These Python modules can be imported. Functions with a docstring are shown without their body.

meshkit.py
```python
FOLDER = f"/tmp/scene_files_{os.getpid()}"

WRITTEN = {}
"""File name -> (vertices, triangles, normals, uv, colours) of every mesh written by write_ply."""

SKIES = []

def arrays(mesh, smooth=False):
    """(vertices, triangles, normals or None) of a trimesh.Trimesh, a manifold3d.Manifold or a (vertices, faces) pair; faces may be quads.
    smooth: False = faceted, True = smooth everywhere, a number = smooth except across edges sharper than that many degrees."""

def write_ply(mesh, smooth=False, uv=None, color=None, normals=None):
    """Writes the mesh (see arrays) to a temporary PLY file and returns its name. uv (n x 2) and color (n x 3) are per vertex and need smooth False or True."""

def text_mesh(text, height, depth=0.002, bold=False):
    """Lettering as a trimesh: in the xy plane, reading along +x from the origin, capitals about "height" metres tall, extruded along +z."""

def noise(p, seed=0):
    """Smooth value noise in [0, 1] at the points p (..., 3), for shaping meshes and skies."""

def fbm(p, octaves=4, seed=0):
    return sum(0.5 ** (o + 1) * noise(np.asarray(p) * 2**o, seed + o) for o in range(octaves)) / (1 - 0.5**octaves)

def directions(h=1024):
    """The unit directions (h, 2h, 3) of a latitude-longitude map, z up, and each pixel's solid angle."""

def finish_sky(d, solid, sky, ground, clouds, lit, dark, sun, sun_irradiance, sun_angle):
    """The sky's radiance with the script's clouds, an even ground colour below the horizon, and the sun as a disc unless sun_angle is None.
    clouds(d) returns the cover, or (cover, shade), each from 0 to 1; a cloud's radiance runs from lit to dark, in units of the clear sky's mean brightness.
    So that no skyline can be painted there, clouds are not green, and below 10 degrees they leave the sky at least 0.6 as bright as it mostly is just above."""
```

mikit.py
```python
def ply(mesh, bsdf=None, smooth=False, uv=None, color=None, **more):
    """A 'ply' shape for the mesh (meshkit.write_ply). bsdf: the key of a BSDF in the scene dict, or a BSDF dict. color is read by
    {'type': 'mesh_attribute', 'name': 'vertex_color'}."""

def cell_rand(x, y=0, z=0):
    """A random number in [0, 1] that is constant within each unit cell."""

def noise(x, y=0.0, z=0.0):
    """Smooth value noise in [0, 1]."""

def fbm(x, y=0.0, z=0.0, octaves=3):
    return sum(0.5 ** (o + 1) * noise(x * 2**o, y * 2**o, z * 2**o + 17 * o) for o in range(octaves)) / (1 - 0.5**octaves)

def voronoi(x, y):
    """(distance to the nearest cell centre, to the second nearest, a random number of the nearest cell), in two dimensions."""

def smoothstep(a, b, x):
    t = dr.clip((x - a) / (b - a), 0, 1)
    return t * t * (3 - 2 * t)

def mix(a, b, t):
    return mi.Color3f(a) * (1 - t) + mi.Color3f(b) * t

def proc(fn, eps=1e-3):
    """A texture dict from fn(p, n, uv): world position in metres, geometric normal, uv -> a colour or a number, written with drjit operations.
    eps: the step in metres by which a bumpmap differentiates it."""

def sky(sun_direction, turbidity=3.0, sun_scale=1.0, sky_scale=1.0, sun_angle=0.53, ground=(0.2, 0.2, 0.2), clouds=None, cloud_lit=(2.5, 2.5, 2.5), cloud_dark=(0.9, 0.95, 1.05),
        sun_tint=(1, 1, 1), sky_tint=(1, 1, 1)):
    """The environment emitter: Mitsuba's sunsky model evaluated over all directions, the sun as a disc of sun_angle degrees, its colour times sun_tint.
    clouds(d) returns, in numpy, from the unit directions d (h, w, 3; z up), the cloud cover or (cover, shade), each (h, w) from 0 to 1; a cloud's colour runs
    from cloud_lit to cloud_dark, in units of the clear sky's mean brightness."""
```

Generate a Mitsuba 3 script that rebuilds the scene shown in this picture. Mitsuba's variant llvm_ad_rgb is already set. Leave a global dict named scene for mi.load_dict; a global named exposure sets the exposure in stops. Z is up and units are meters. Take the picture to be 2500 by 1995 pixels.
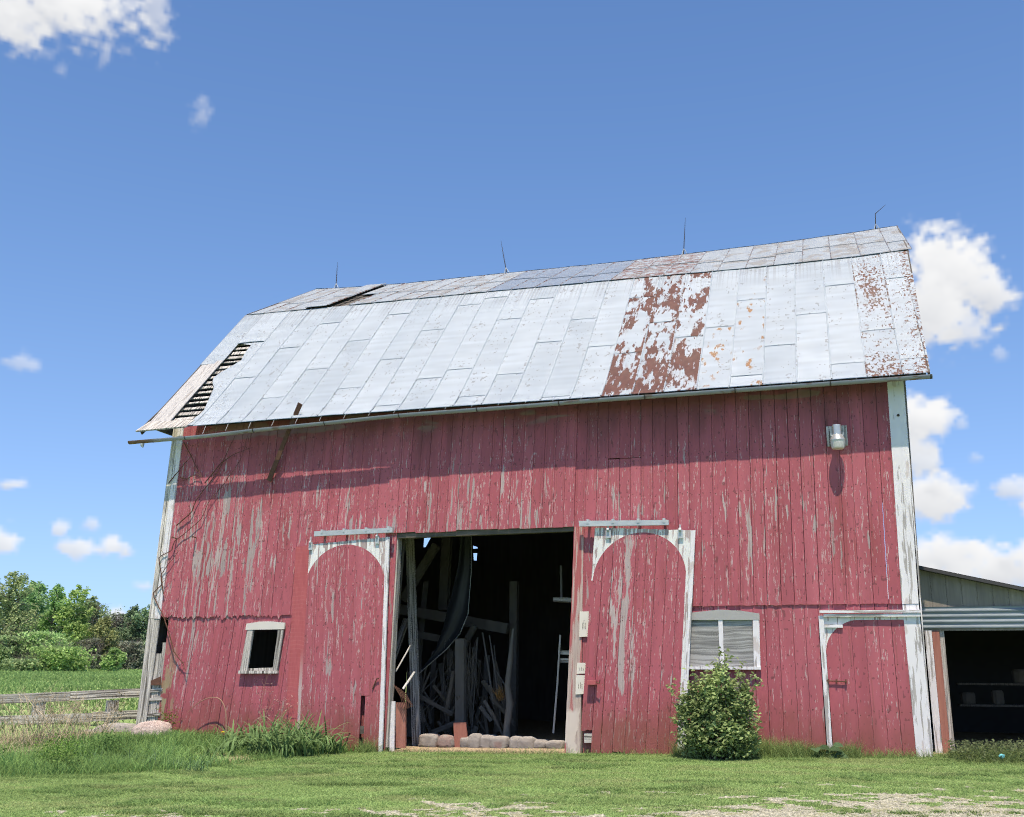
import math, random
import numpy as np, trimesh, mitsuba as mi, drjit as dr
import mikit, meshkit
from mikit import proc, noise, fbm, voronoi, cell_rand, smoothstep, mix
T = mi.ScalarTransform4f
rng = np.random.default_rng(7)
scene, labels = {"type": "scene"}, {}

# ------------------------------------------------------------------ camera, sky, exposure
F, PITCH, YAW, ROLL = 2517.6272, .249, -.3107, .0053          # focal length in pixels of a 2500 x 1995 frame
CAM = np.array([-1.1802, -21.226, 1.6])
FW = np.array([math.sin(YAW) * math.cos(PITCH), math.cos(YAW) * math.cos(PITCH), math.sin(PITCH)])
_r = np.array([math.cos(YAW), -math.sin(YAW), 0]); _u = np.cross(_r, FW)
RT = _r * math.cos(ROLL) + _u * math.sin(ROLL); UP = -_r * math.sin(ROLL) + _u * math.cos(ROLL)
scene["camera"] = {"type": "perspective", "fov": math.degrees(2 * math.atan(1250 / F)), "fov_axis": "x", "near_clip": .1, "far_clip": 6000.0,
                   "to_world": T().look_at(origin=CAM.tolist(), target=(CAM + FW).tolist(), up=UP.tolist())}
SUN = (.25, -1.0, 2.6)
# clouds: azimuth, elevation, half width, half height in degrees, softness, density
CLOUDS = [(-44.6, 32.6, 4.6, 1.9, .9, 1.0), (-47.3, 31.3, 2.2, 1.5, .8, 1.0), (-39.4, 33.2, .75, 1.7, .8, .55), (-44.05, 29.5, .35, .5, .9, .28), (-45.0, 30.1, .6, .4, 1, .2),
          (-41.8, 30.7, .35, .6, .9, .3), (-36.4, 28.8, .55, .75, 1, .3), (-44.25, 15.0, .75, .6, 1, .42), (-43.9, 9.0, .75, .33, .7, .8), (-44.1, 6.1, .9, .75, .7, .9),
          (-41.6, 6.75, .7, .55, .7, .75), (-40.7, 5.85, .9, .5, .7, .85), (-39.0, 6.05, 1.2, .55, .7, .9), (-40.0, 7.1, .5, .33, .8, .6), (-37.3, 4.25, .7, .26, .9, .6), (-38.3, 2.6, .7, .6, .8, .9),
          (6.3, 19.9, 2.3, 2.7, .5, 1.0), (8.3, 18.9, 1.3, 1.6, .6, .95), (5.2, 18.2, 1.6, 2.2, .6, 1.0), (6.9, 17.4, 1.4, 1.3, .9, .8),
          (4.4, 12.6, 1.25, 1.7, .5, 1.0), (4.3, 10.9, 1.1, 1.2, .6, .9), (4.5, 8.6, 1.7, 1.3, .5, 1.0), (5.6, 9.1, 1.1, .9, .8, .8), (4.9, 5.5, 2.6, 1.35, .6, 1.0), (7.3, 4.9, 1.9, 1.2, .6, 1.0), (9.4, 5.2, 1.8, 1.5, .6, 1.0), (3.2, 4.2, 2.2, 1.1, .7, 1.0),
          (8.5, 8.7, .75, .6, .7, .75), (9.4, 8.0, .7, .8, .6, .9), (6.3, 12.3, .35, .4, 1, .4), (6.9, 10.6, .3, .3, 1, .35), (8.6, 15.6, .5, .4, 1, .35)]
for i in range(46):                                            # the sky goes on with the same fair-weather clouds all round
    az = float(rng.uniform(25, 300)); el = float(4 + 42 * rng.random() ** 1.8)
    for j in range(3):
        CLOUDS.append((az + float(rng.uniform(-3, 3)), el + float(rng.uniform(-1, 1)), float(rng.uniform(1.5, 4)) * (.5 + el / 40), float(rng.uniform(.8, 1.7)) * (.5 + el / 40), .6, .95))


def clouds(d):
    az = np.degrees(np.arctan2(d[..., 0], d[..., 1])); el = np.degrees(np.arcsin(np.clip(d[..., 2], -1, 1)))
    warp = meshkit.fbm(d * 38, 5, 3) - .5; warp2 = meshkit.fbm(d * 38 + 31, 5, 9) - .5
    fine = meshkit.fbm(d * 120, 4, 21)
    c, s, n = np.zeros(az.shape), np.zeros(az.shape), np.zeros(az.shape)
    for a, e, w, h, soft, dens in CLOUDS:
        da = (az - a + 180) % 360 - 180
        near = (np.abs(da) < 2.2 * w + 2) & (np.abs(el - e) < 2.2 * h + 2)
        if not near.any(): continue
        k = min(1.0, .45 + .35 * min(w, h))
        u = da[near] * np.cos(np.radians(e)) / w + warp[near] * 2.2 * k / max(w, .5); v = (el[near] - e) / h + warp2[near] * 1.6 * k / max(h, .5)
        r = np.sqrt(u * u + v * v) + (fine[near] - .5) * (.7 + .9 * soft)
        f = np.clip((1.14 - r) / (.20 + .72 * soft), 0, 1); f = f * f * (3 - 2 * f) * dens
        c[near] = 1 - (1 - c[near]) * (1 - f)
        sh = np.clip(.38 - .75 * v + (warp[near]) * 1.1 - .2 * u, 0, 1) * f
        s[near] += sh; n[near] += f
    return c, np.where(n > .01, s / np.maximum(n, .01), 0) * .8


scene["sky"] = mikit.sky(SUN, turbidity=2.6, clouds=clouds, cloud_lit=(2.2, 2.2, 2.2), cloud_dark=(1.45, 1.5, 1.6), sky_scale=1.25, sky_tint=(.98, 1.0, 1.16), ground=(.09, .12, .06))
exposure = 1.9


def ray(px, py): return FW + RT * (px - 1250) / F - UP * (py - 997.5) / F
def at(px, py, Y=0.):                                          # the point of the vertical plane y = Y that was measured at this pixel
    d = ray(px, py); return CAM + d * (Y - CAM[1]) / d[1]
def seen(p, m=30):                                             # is the point inside the frame (used only to save blades of grass elsewhere)
    d = np.asarray(p) - CAM; z = d @ FW
    x = 1250 + F * (d @ RT) / z; y = 997.5 - F * (d @ UP) / z
    return (z > .5) & (x > -m) & (x < 2500 + m) & (y > -m) & (y < 1995 + m)
def interp(x, xs, ys): return np.interp(x, xs, ys)
def sstep(a, b, x):
    t = np.clip((x - a) / (b - a), 0, 1); return t * t * (3 - 2 * t)

# ------------------------------------------------------------------ materials
def lin(r, g, b): return tuple((((c / 255 + .055) / 1.055) ** 2.4 if c > 10 else c / 255 / 12.92) for c in (r, g, b))
def col3(c): return mi.Color3f(*c)
def ident(uv): return dr.floor(uv.x / 10.0)
def blob(x, z, x0, z0, rx, rz): return dr.exp(-(dr.square((x - x0) / rx) + dr.square((z - z0) / rz)))


def red_wood(p, n, uv):
    k = ident(uv); u = uv.x - 10 * k; v = uv.y; r = cell_rand(k, 3); r2 = cell_rand(k, 8)
    big = fbm(p.x * .9, p.z * .55, 4.0, 3)
    area = (blob(p.x, p.z, -15.6, 4.6, 1.5, 2.0) * .85 + blob(p.x, p.z, -8.8, 5.0, 2.4, 1.1) * .95 + blob(p.x, p.z, -12.8, 4.6, 2.0, 1.3) * .45 + blob(p.x, p.z, -5.55, 2.6, .45, 1.7) * 1.25
            + blob(p.x, p.z, -2.2, 4.2, 2.6, 1.1) * .55 + blob(p.x, p.z, -16.2, 1.4, .9, 1.6) * .7 + blob(p.x, p.z, -11.6, 2.4, 1.0, 1.6) * .45 - smoothstep(5.9, 6.9, p.z) * .5)
    m = area + (big - .5) * .8 + (r - .5) * .35
    streak = fbm(u * 13 + k * 7.3 + .9 * fbm(u * 6, v * 3, k, 2), v * 1.25, k, 5)
    streak2 = fbm(u * 46 + k * 3.1, v * 3.4, k + 40.0, 3)
    peel = smoothstep(.715, .765, streak + .30 * m - .100 + .30 * (streak2 - .5))
    fleck = smoothstep(.665, .73, noise(u * 105, v * 15, k) * .55 + noise(u * 34, v * 2.6, k + 5.0) * .45 + .10 * m + .05 * (r2 - .5) - .080)
    grain = fbm(u * 120, v * 4, k, 3)
    red = mix((.355, .088, .118), (.440, .130, .168), (.22 + .56 * r)) * (.84 + .28 * fbm(u * 5, v * .8, k, 3))
    red = mix(red, (.27, .062, .070), smoothstep(.55, .8, fbm(p.x * 1.7, p.z * .5, 9.0, 3)) * .5)
    wood = mix((.31, .25, .255), (.46, .395, .405), grain) * (.85 + .3 * r2)
    pale = col3((.52, .40, .41))
    c = mix(red, pale, fleck * .75)
    c = mix(c, wood, peel)
    knot = smoothstep(.875, .90, noise(u * 30, v * 12, k + 70.0))
    c = mix(c, (.10, .04, .045), knot * .55)
    row = dr.abs(v - .86 * dr.round(v / .86) - .10 * (r - .5)); side_ = dr.minimum(dr.abs(u - .045), dr.abs(u - .20))
    nail = smoothstep(.016, .008, dr.sqrt(row * row + side_ * side_)); rustrun = smoothstep(.018, .004, side_) * smoothstep(.22, .0, v - .86 * dr.floor(v / .86) - .64) * smoothstep(.5, .7, noise(k, v * .9, 3.0))
    c = mix(mix(c, (.20, .07, .05), rustrun * .35), (.07, .035, .03), nail * .8)
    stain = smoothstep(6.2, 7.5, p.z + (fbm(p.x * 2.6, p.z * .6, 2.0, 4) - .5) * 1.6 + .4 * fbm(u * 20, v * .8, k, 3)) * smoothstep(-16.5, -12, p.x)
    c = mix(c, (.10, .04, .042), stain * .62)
    pale2 = smoothstep(.60, .66, fbm(p.x * 1.1, p.z * 4.5, 31.0, 3)) * smoothstep(6.75, 7.0, p.z)
    c = mix(c, (.22, .20, .18), pale2 * .45)
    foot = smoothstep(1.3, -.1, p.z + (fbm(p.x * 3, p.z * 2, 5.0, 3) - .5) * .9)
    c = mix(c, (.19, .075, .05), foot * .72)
    moss = smoothstep(.52, .62, fbm(p.x * 9, p.z * 4, 12.0, 3)) * blob(p.x, p.z, -16.4, .9, .22, 1.1)
    c = mix(c, (.30, .27, .17), moss)
    # painted arches on the two sliding doors: white spandrels above an elliptical arch, white edge
    door = (p.y < -.13) & (p.z < 4.62)
    xl = (p.x + 11.85) / 1.01; zl = (p.z - 3.32) / 1.02
    left = door & (p.x < -9) & (((xl * xl + zl * zl > 1) & (p.z > 3.32)) | (p.x > -10.885))
    xs = p.x - .085 * (p.z - 4.4)
    xr = (xs + 5.12) / .965; zr = (p.z - 3.42) / .96
    right = door & (p.x > -8) & (((xr * xr + zr * zr > 1) & (p.z > 3.42)) | (xs > -4.165))
    xa = (p.x + .93) / .70; za = (p.z - 1.96) / .63
    side = (p.y < -.024) & (p.y > -.1) & (p.x > -1.75) & (p.x < -.16) & (p.z < 2.66) & (((p.x < -.93) & (p.z > 1.96) & (xa * xa + za * za > 1)) | (p.z > 2.575))
    wpeel = smoothstep(.60, .66, fbm(u * 24, v * 3, k + 11.0, 4) + .14 * smoothstep(3.9, 4.5, p.z))
    white = mix(mix((.70, .72, .74), (.78, .80, .82), r), wood, wpeel)
    return dr.select(left | right | side, white, c)


def white_wood(p, n, uv):
    k = ident(uv); u = uv.x - 10 * k; v = uv.y; r = cell_rand(k, 3)
    grain = fbm(u * 110, v * 4, k, 3)
    wood = mix((.27, .26, .27), (.50, .485, .49), grain)
    m = .5 * fbm(p.x * 1.2, p.z * .8, 3.0, 3) + .22 * smoothstep(4.5, 3.0, p.z) * smoothstep(-3, -1, p.x) + .26 * smoothstep(3, 2.4, p.z) * smoothstep(-15, -16, p.x)
    peel = smoothstep(.60, .68, fbm(u * 26, v * 2.2, k, 4) + .38 * (m - .33))
    white = mix((.69, .69, .75), (.77, .77, .83), fbm(u * 7, v * 1.2, k, 3))
    rusty = smoothstep(.70, .8, fbm(u * 8, v * 3, k + 9.0, 3)) * .5
    return mix(mix(white, (.42, .33, .30), rusty), wood, peel)


def grey_wood(p, n, uv):
    k = ident(uv); u = uv.x - 10 * k; v = uv.y; r = cell_rand(k, 3)
    g = fbm(u * 90 + 2 * fbm(u * 8, v * 2, k, 2), v * 2.6, k, 4)
    c = mix((.26, .25, .24), (.66, .64, .62), smoothstep(.22, .75, g)) * (.8 + .4 * r)
    crack = smoothstep(.70, .76, noise(u * 60, v * 1.1, k + 3.0))
    return mix(c, (.06, .055, .05), crack * .8)


def pale_board(p, n, uv):
    k = ident(uv); u = uv.x - 10 * k; v = uv.y; g = fbm(u * 60, v * 2.2, k, 4)
    return mix(mix((.36, .36, .37), (.50, .50, .505), g), (.22, .20, .19), smoothstep(.62, .7, fbm(u * 20, v * 2, k + 3.0, 4)) * .6)


def plywood(p, n, uv):
    k = ident(uv); u = uv.x - 10 * k; v = uv.y
    w = fbm(u * 2.0, v * 3.0, k, 3)
    a = fbm(u * 1.1 + .6 * w, v * 52 + 5 * w, k, 5)
    kn = dr.sqrt(dr.square((u - .62) * 1.2) + dr.square(v - .62)); ring = dr.sin(kn * 120) * smoothstep(.16, .05, kn)
    t = dr.clip(a + .10 * ring, 0, 1)
    return mix((.17, .175, .18), (.40, .41, .42), smoothstep(.22, .80, t)) * (.85 + .3 * fbm(u * 5, v * 5, k, 2))


def rough_red(p, n, uv):
    k = ident(uv); u = uv.x - 10 * k; v = uv.y
    saw = dr.sin(v * 70 + 3 * fbm(u * 4, v * 2, k, 2)) * .5 + .5
    c = mix((.37, .090, .105), (.46, .13, .145), fbm(u * 30, v * 6, k, 3))
    edge = smoothstep(.30, .33, u + .03 * noise(v * 4, k))
    return mix(mix(c, (.55, .33, .31), smoothstep(.85, 1, saw) * .22 * noise(v * 3, u * 8, k)), (.52, .48, .48), edge * smoothstep(2.2, 1.0, p.z) * .8)


def dark_wood(p, n, uv):
    k = ident(uv); u = uv.x - 10 * k; v = uv.y
    return mix((.055, .05, .045), (.17, .155, .14), fbm(u * 50, v * 2, k, 4))


def jamb_wood(p, n, uv):                                        # old post with red wash, bare grain and white notices pasted on it
    k = ident(uv); u = uv.x - 10 * k; v = uv.y
    g = fbm(u * 70, v * 2.6, k, 4)
    bare = mix((.30, .22, .21), (.60, .52, .49), g)
    red = mix((.36, .10, .11), (.44, .15, .16), g)
    t = smoothstep(.47, .60, fbm(u * 16, v * 1.3, k, 4) + .12 * smoothstep(2.6, .6, p.z))
    c = mix(red, bare, t)
    c = mix(c, (.62, .55, .52), smoothstep(.5, .6, fbm(u * 6, v * 3, k, 3)) * smoothstep(.95, .75, p.z))
    return c


def roof_metal(p, n, uv):
    k = ident(uv); u = uv.x - 10 * k; v = uv.y; ty = k - 8 * dr.floor(k / 8); r = cell_rand(k, 5)
    big = fbm(u * 2.2, v * 1.3, k, 3); fine = fbm(u * 24, v * 24, k, 3)
    white = mix((.300, .356, .416), (.400, .456, .514), .45 * r + .55 * big)
    white = white * (.90 + .16 * noise(v * 9, u * 1.1, k))
    run = smoothstep(.62, .75, noise(u * 42, v * .35, k)) * smoothstep(4.6, 6.2, v)
    white = mix(white, (.22, .235, .26), run * .55)
    pits = smoothstep(.78, .86, noise(u * 20, v * 16, k)) * smoothstep(.50, .60, fbm(u * 4, v * 1.5, k + 2.0, 3))
    white = mix(white, (.11, .10, .10), pits * .45)
    edge = dr.maximum(smoothstep(.02, .0, u), smoothstep(.64, .67, u))
    rust = mix((.072, .032, .025), (.145, .062, .045), fbm(u * 12, v * 8, k, 3))
    h1 = fbm(u * 10 + 1.1 * fbm(u * 22, v * 8, k, 2), v * 3.4, k, 6) + .05 * (noise(u * 60, v * 14, k) - .5)
    low = smoothstep(2.1, .9, v) * smoothstep(.05, .3, v)
    mid = smoothstep(1.2, .5, dr.abs(v - 3.6)) * .5
    h0 = fbm(u * 3.4 + .4, v * 1.15, k, 3); hs = fbm(u * 34, v * 7, k + 21.0, 4)
    heavy = smoothstep(.535, .585, .42 * h1 + .36 * h0 + .22 * hs + .046 + .045 * low + .03 * smoothstep(3.2, 4.6, v) * smoothstep(6.0, 5.2, v) + .06 * mid * r - .02 + .07 * smoothstep(.3, .65, u) * smoothstep(5.8, 4.6, v))
    h2 = fbm(u * 26, v * 17, k, 4)
    spm = .22 * smoothstep(.34, .0, dr.abs(u - .33)) * smoothstep(.8, .3, dr.abs(v - 4.2) / 2.0) + .18 * smoothstep(1.4, .2, v)
    speck = smoothstep(.595, .68, .7 * h2 + .3 * fbm(u * 48, v * 12, k + 4.0, 3) + spm * .72 + .05 * (big - .5))
    lspk = smoothstep(.64, .71, h2 + .16 * smoothstep(.30, .55, u) + .12 * smoothstep(1.2, .1, v) - .03)
    browns = mix((.08, .055, .046), (.17, .085, .06), fine)
    tan = mix((.30, .17, .07), (.24, .14, .09), fine)
    spots = smoothstep(.60, .68, fbm(u * 9, v * 5, k, 4)) * smoothstep(.52, .60, fbm(u * 3.0, v * .9, k + 3.0, 2))
    grey = mix((.235, .272, .305), (.325, .362, .39), big * .7 + .3 * noise(u * 3, v * 14, k))
    stain = smoothstep(.52, .68, fbm(u * 3, v * 2.4, k + 5.0, 4))
    grey = mix(grey, (.21, .19, .16), stain * .6)
    blue = mix((.15, .19, .25), (.21, .26, .325), noise(u * 2, v * 13, k)); blue = mix(blue, (.19, .15, .13), smoothstep(.66, .75, fbm(u * 8, v * 12, k, 3)) * .6)
    grust = mix(grey, (.17, .105, .085), smoothstep(.50, .58, fbm(u * 9, v * 11, k, 4)))
    bleed = smoothstep(.52, .74, fbm(u * 30, v * .8 + .25, k, 3) + .08 * low) * .30 * smoothstep(.40, .52, h0 + .1 * low)
    c = dr.select(ty == 1, mix(mix(white, (.22, .13, .095), bleed), rust, heavy), white)
    c = dr.select(ty == 2, mix(white, browns, speck), c)
    c = dr.select(ty == 3, mix(white, browns, lspk), c)
    c = dr.select(ty == 4, grey, c)
    c = dr.select(ty == 5, blue, c)
    c = dr.select(ty == 6, grust, c)
    c = dr.select(ty == 7, mix(white, tan, spots), c)
    return mix(c, (.11, .105, .105), edge * .7)


def roof_bump(p, n, uv):
    k = ident(uv); u = uv.x - 10 * k; v = uv.y
    return .034 * fbm(u * 2.6 + .5 * v, v * 2.2, k, 3) + .007 * noise(v * 5.0, u * 1.3, k) + .0016 * fbm(u * 16, v * 16, k, 2)


def gutter_tex(p, n, uv):
    r = smoothstep(-16.6, -17.3, p.x + .5 * (fbm(p.x * 5, p.z * 14, p.y * 14, 3) - .5))
    r = dr.maximum(r, smoothstep(.68, .76, fbm(p.x * 2.5, p.z * 10, 1.0, 4)) * .7)
    g = mix((.22, .235, .30), (.34, .355, .42), fbm(p.x * 3, p.z * 20, 2.0, 3))
    return mix(g, mix((.10, .055, .04), (.22, .13, .10), fbm(p.x * 18, p.z * 18, 3.0, 3)), r)


def galv_tex(p, n, uv): return mix((.40, .44, .48), (.58, .62, .65), fbm(p.x * 6, p.z * 9, p.y * 4, 3))
def rust_tex(p, n, uv): return mix((.075, .040, .030), (.17, .085, .06), fbm(p.x * 22, p.y * 22, p.z * 22, 3))


def ground_tex(p, n, uv):
    f = fbm(p.x * 1.4, p.y * 1.4, 0.0, 4); g = fbm(p.x * 22, p.y * 22, 3.0, 3)
    lawn = mix((.135, .215, .080), (.21, .32, .125), g * .7 + f * .3)
    lawn = mix(lawn, (.26, .235, .14), smoothstep(.60, .72, fbm(p.x * 3, p.y * 3, 8.0, 3)) * .4)
    mead = mix((.18, .255, .105), (.26, .335, .145), fbm(p.x * .22, p.y * .22, 5.0, 4) * .6 + .4 * fbm(p.x * 2.5, p.y * 2.5, 7.0, 3))
    c = mix(lawn, mead, smoothstep(-18.6, -19.6, p.x + .5 * g))
    bare = smoothstep(.12, -.02, p.y * -1 + .35 * (f - .5)) * smoothstep(-17.0, -16.6, p.x)
    bed = blob(p.x, p.y, -12.9, -2.8, 1.1, .8)
    c = mix(c, mix((.16, .125, .085), (.34, .275, .19), g), dr.clip(bare + bed * 1.4 * smoothstep(.35, .6, f), 0, 1))
    return c


def gravel_tex(p, n, uv):
    a, b, r = voronoi(p.x * 30, p.y * 30)
    c = mix((.16, .16, .12), (.42, .415, .34), r)
    c = c * (.5 + .5 * smoothstep(.02, .25, b - a))
    return mix(c, (.20, .20, .10), smoothstep(.5, .75, fbm(p.x * 5, p.y * 5, 1.0, 3)) * .5)


def stone_tex(p, n, uv):
    c = mix((.17, .165, .16), (.33, .32, .305), fbm(p.x * 5, p.y * 5, p.z * 5, 4)); s = noise(p.x * 70, p.y * 70, p.z * 70)
    c = mix(c, (.10, .10, .10), smoothstep(.72, .8, s) * .5)
    return mix(c, (.36, .36, .28), smoothstep(.6, .68, fbm(p.x * 9 + 4, p.y * 9, p.z * 9, 3)) * .4)


def pink_stone(p, n, uv):
    c = mix((.30, .235, .215), (.50, .43, .40), fbm(p.x * 10, p.y * 10, p.z * 10, 4)); s = noise(p.x * 60, p.y * 60, p.z * 60)
    return mix(mix(c, (.18, .14, .13), smoothstep(.68, .75, s) * .7), (.75, .70, .66), smoothstep(.30, .24, s) * .6)


def sill_stone(p, n, uv):
    c = mix((.21, .20, .195), (.36, .345, .335), fbm(p.x * 9, p.y * 9, p.z * 9, 4))
    return mix(c, (.22, .12, .11), smoothstep(.58, .66, fbm(p.x * 2.3, p.y * 3, p.z * 3, 3)) * .5)


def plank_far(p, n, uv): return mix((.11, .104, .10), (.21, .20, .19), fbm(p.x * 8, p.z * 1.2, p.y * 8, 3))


def shed_wood(p, n, uv):
    k = ident(uv); u = uv.x - 10 * k; v = uv.y
    return mix((.20, .185, .165), (.32, .30, .27), fbm(u * 30, v * 2, k, 4)) * (.85 + .3 * cell_rand(k, 2))


def shed_metal(p, n, uv): return mix((.17, .21, .25), (.29, .34, .385), fbm(p.x * 2, p.z * 14, 1.0, 3))
def soil_red(p, n, uv): return mix((.26, .10, .085), (.44, .22, .18), fbm(p.x * 20, p.y * 20, p.z * 1.2, 4))
def trunk_tex(p, n, uv): return mix((.10, .09, .08), (.24, .22, .20), fbm(p.x * 6, p.y * 6, p.z * 1.5, 3))
def tarp_tex(p, n, uv): return mix((.016, .018, .023), (.036, .040, .048), fbm(p.x * 5, p.z * 3, p.y * 5, 3))


def principled(fn, rough=.8, spec=.3, metal=0.0, bump=None, bump_eps=1e-3, scale=1.0):
    b = {"type": "principled", "base_color": proc(fn) if callable(fn) else {"type": "rgb", "value": list(fn)}, "roughness": rough, "specular": spec, "metallic": metal}
    if bump is not None: b = {"type": "bumpmap", "arbitrary": proc(bump, bump_eps), "scale": scale, "bsdf": b}
    return {"type": "twosided", "bsdf": b}


def wood_bump(p, n, uv):
    k = ident(uv); u = uv.x - 10 * k
    return .0022 * fbm(u * 90, uv.y * 2.5, k, 3) + .004 * fbm(u * 7, uv.y * .9, k, 2)


def stone_bump(p, n, uv): return .012 * fbm(p.x * 14, p.y * 14, p.z * 14, 4)


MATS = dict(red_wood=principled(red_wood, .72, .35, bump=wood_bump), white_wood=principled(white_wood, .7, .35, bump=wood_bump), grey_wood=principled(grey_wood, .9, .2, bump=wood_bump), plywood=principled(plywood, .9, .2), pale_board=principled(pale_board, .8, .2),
            rough_red=principled(rough_red, .8, .2, bump=wood_bump), dark_wood=principled(dark_wood, .9, .2), jamb_wood=principled(jamb_wood, .85, .2, bump=wood_bump), roof_metal=principled(roof_metal, .5, .45, bump=roof_bump, bump_eps=4e-3),
            gutter=principled(gutter_tex, .45, .5), galv=principled(galv_tex, .45, .5, .3), rust=principled(rust_tex, .8, .3), ground=principled(ground_tex, .95, .1), gravel=principled(gravel_tex, .95, .1),
            stone=principled(stone_tex, .9, .2, bump=stone_bump), pink_stone=principled(pink_stone, .85, .3, bump=stone_bump), sill_stone=principled(sill_stone, .9, .2, bump=stone_bump), far_plank=principled(plank_far, .9, .1),
            shed_wood=principled(shed_wood, .9, .2), shed_metal=principled(shed_metal, .75, .3), soil_red=principled(soil_red, .9, .1), trunk=principled(trunk_tex, .9, .1), tarp=principled(tarp_tex, .55, .4),
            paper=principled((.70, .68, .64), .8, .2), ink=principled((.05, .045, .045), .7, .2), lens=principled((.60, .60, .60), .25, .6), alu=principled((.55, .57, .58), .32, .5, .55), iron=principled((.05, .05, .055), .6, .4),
            yellow=principled((.75, .60, .03), .7, .2), cyan=principled((.16, .52, .60), .5, .4), purple=principled((.27, .17, .33), .8, .1),
            leaf={"type": "principledthin", "base_color": {"type": "mesh_attribute", "name": "vertex_color"}, "roughness": .5, "diff_trans": .7, "spec_trans": 0.0, "eta": 1.3},
            straw={"type": "twosided", "bsdf": {"type": "diffuse", "reflectance": {"type": "mesh_attribute", "name": "vertex_color"}}})
scene.update({'mat_' + k: v for k, v in MATS.items()})

# ------------------------------------------------------------------ helpers
used = {}
def key(name, parent=None):
    k = f"{parent}__{name}" if parent else name
    n = used.get(k, -1) + 1; used[k] = n
    return k if n == 0 else f"{k}_{n:03d}"
def tag(k, label, cat=None, group=None, kind=None):
    labels[k] = {"label": label}
    if cat: labels[k]["category"] = cat
    if group: labels[k]["group"] = group
    if kind: labels[k]["kind"] = kind
    return k
def obj(name, mesh, mat, parent=None, smooth=False, uv=None, color=None):
    k = key(name, parent)
    if isinstance(mesh, MB): mesh, uv, color = mesh.out()
    if smooth not in (False, True): uv = None
    scene[k] = mikit.ply(mesh, 'mat_' + mat, smooth=smooth, uv=uv, color=color); return k


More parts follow.
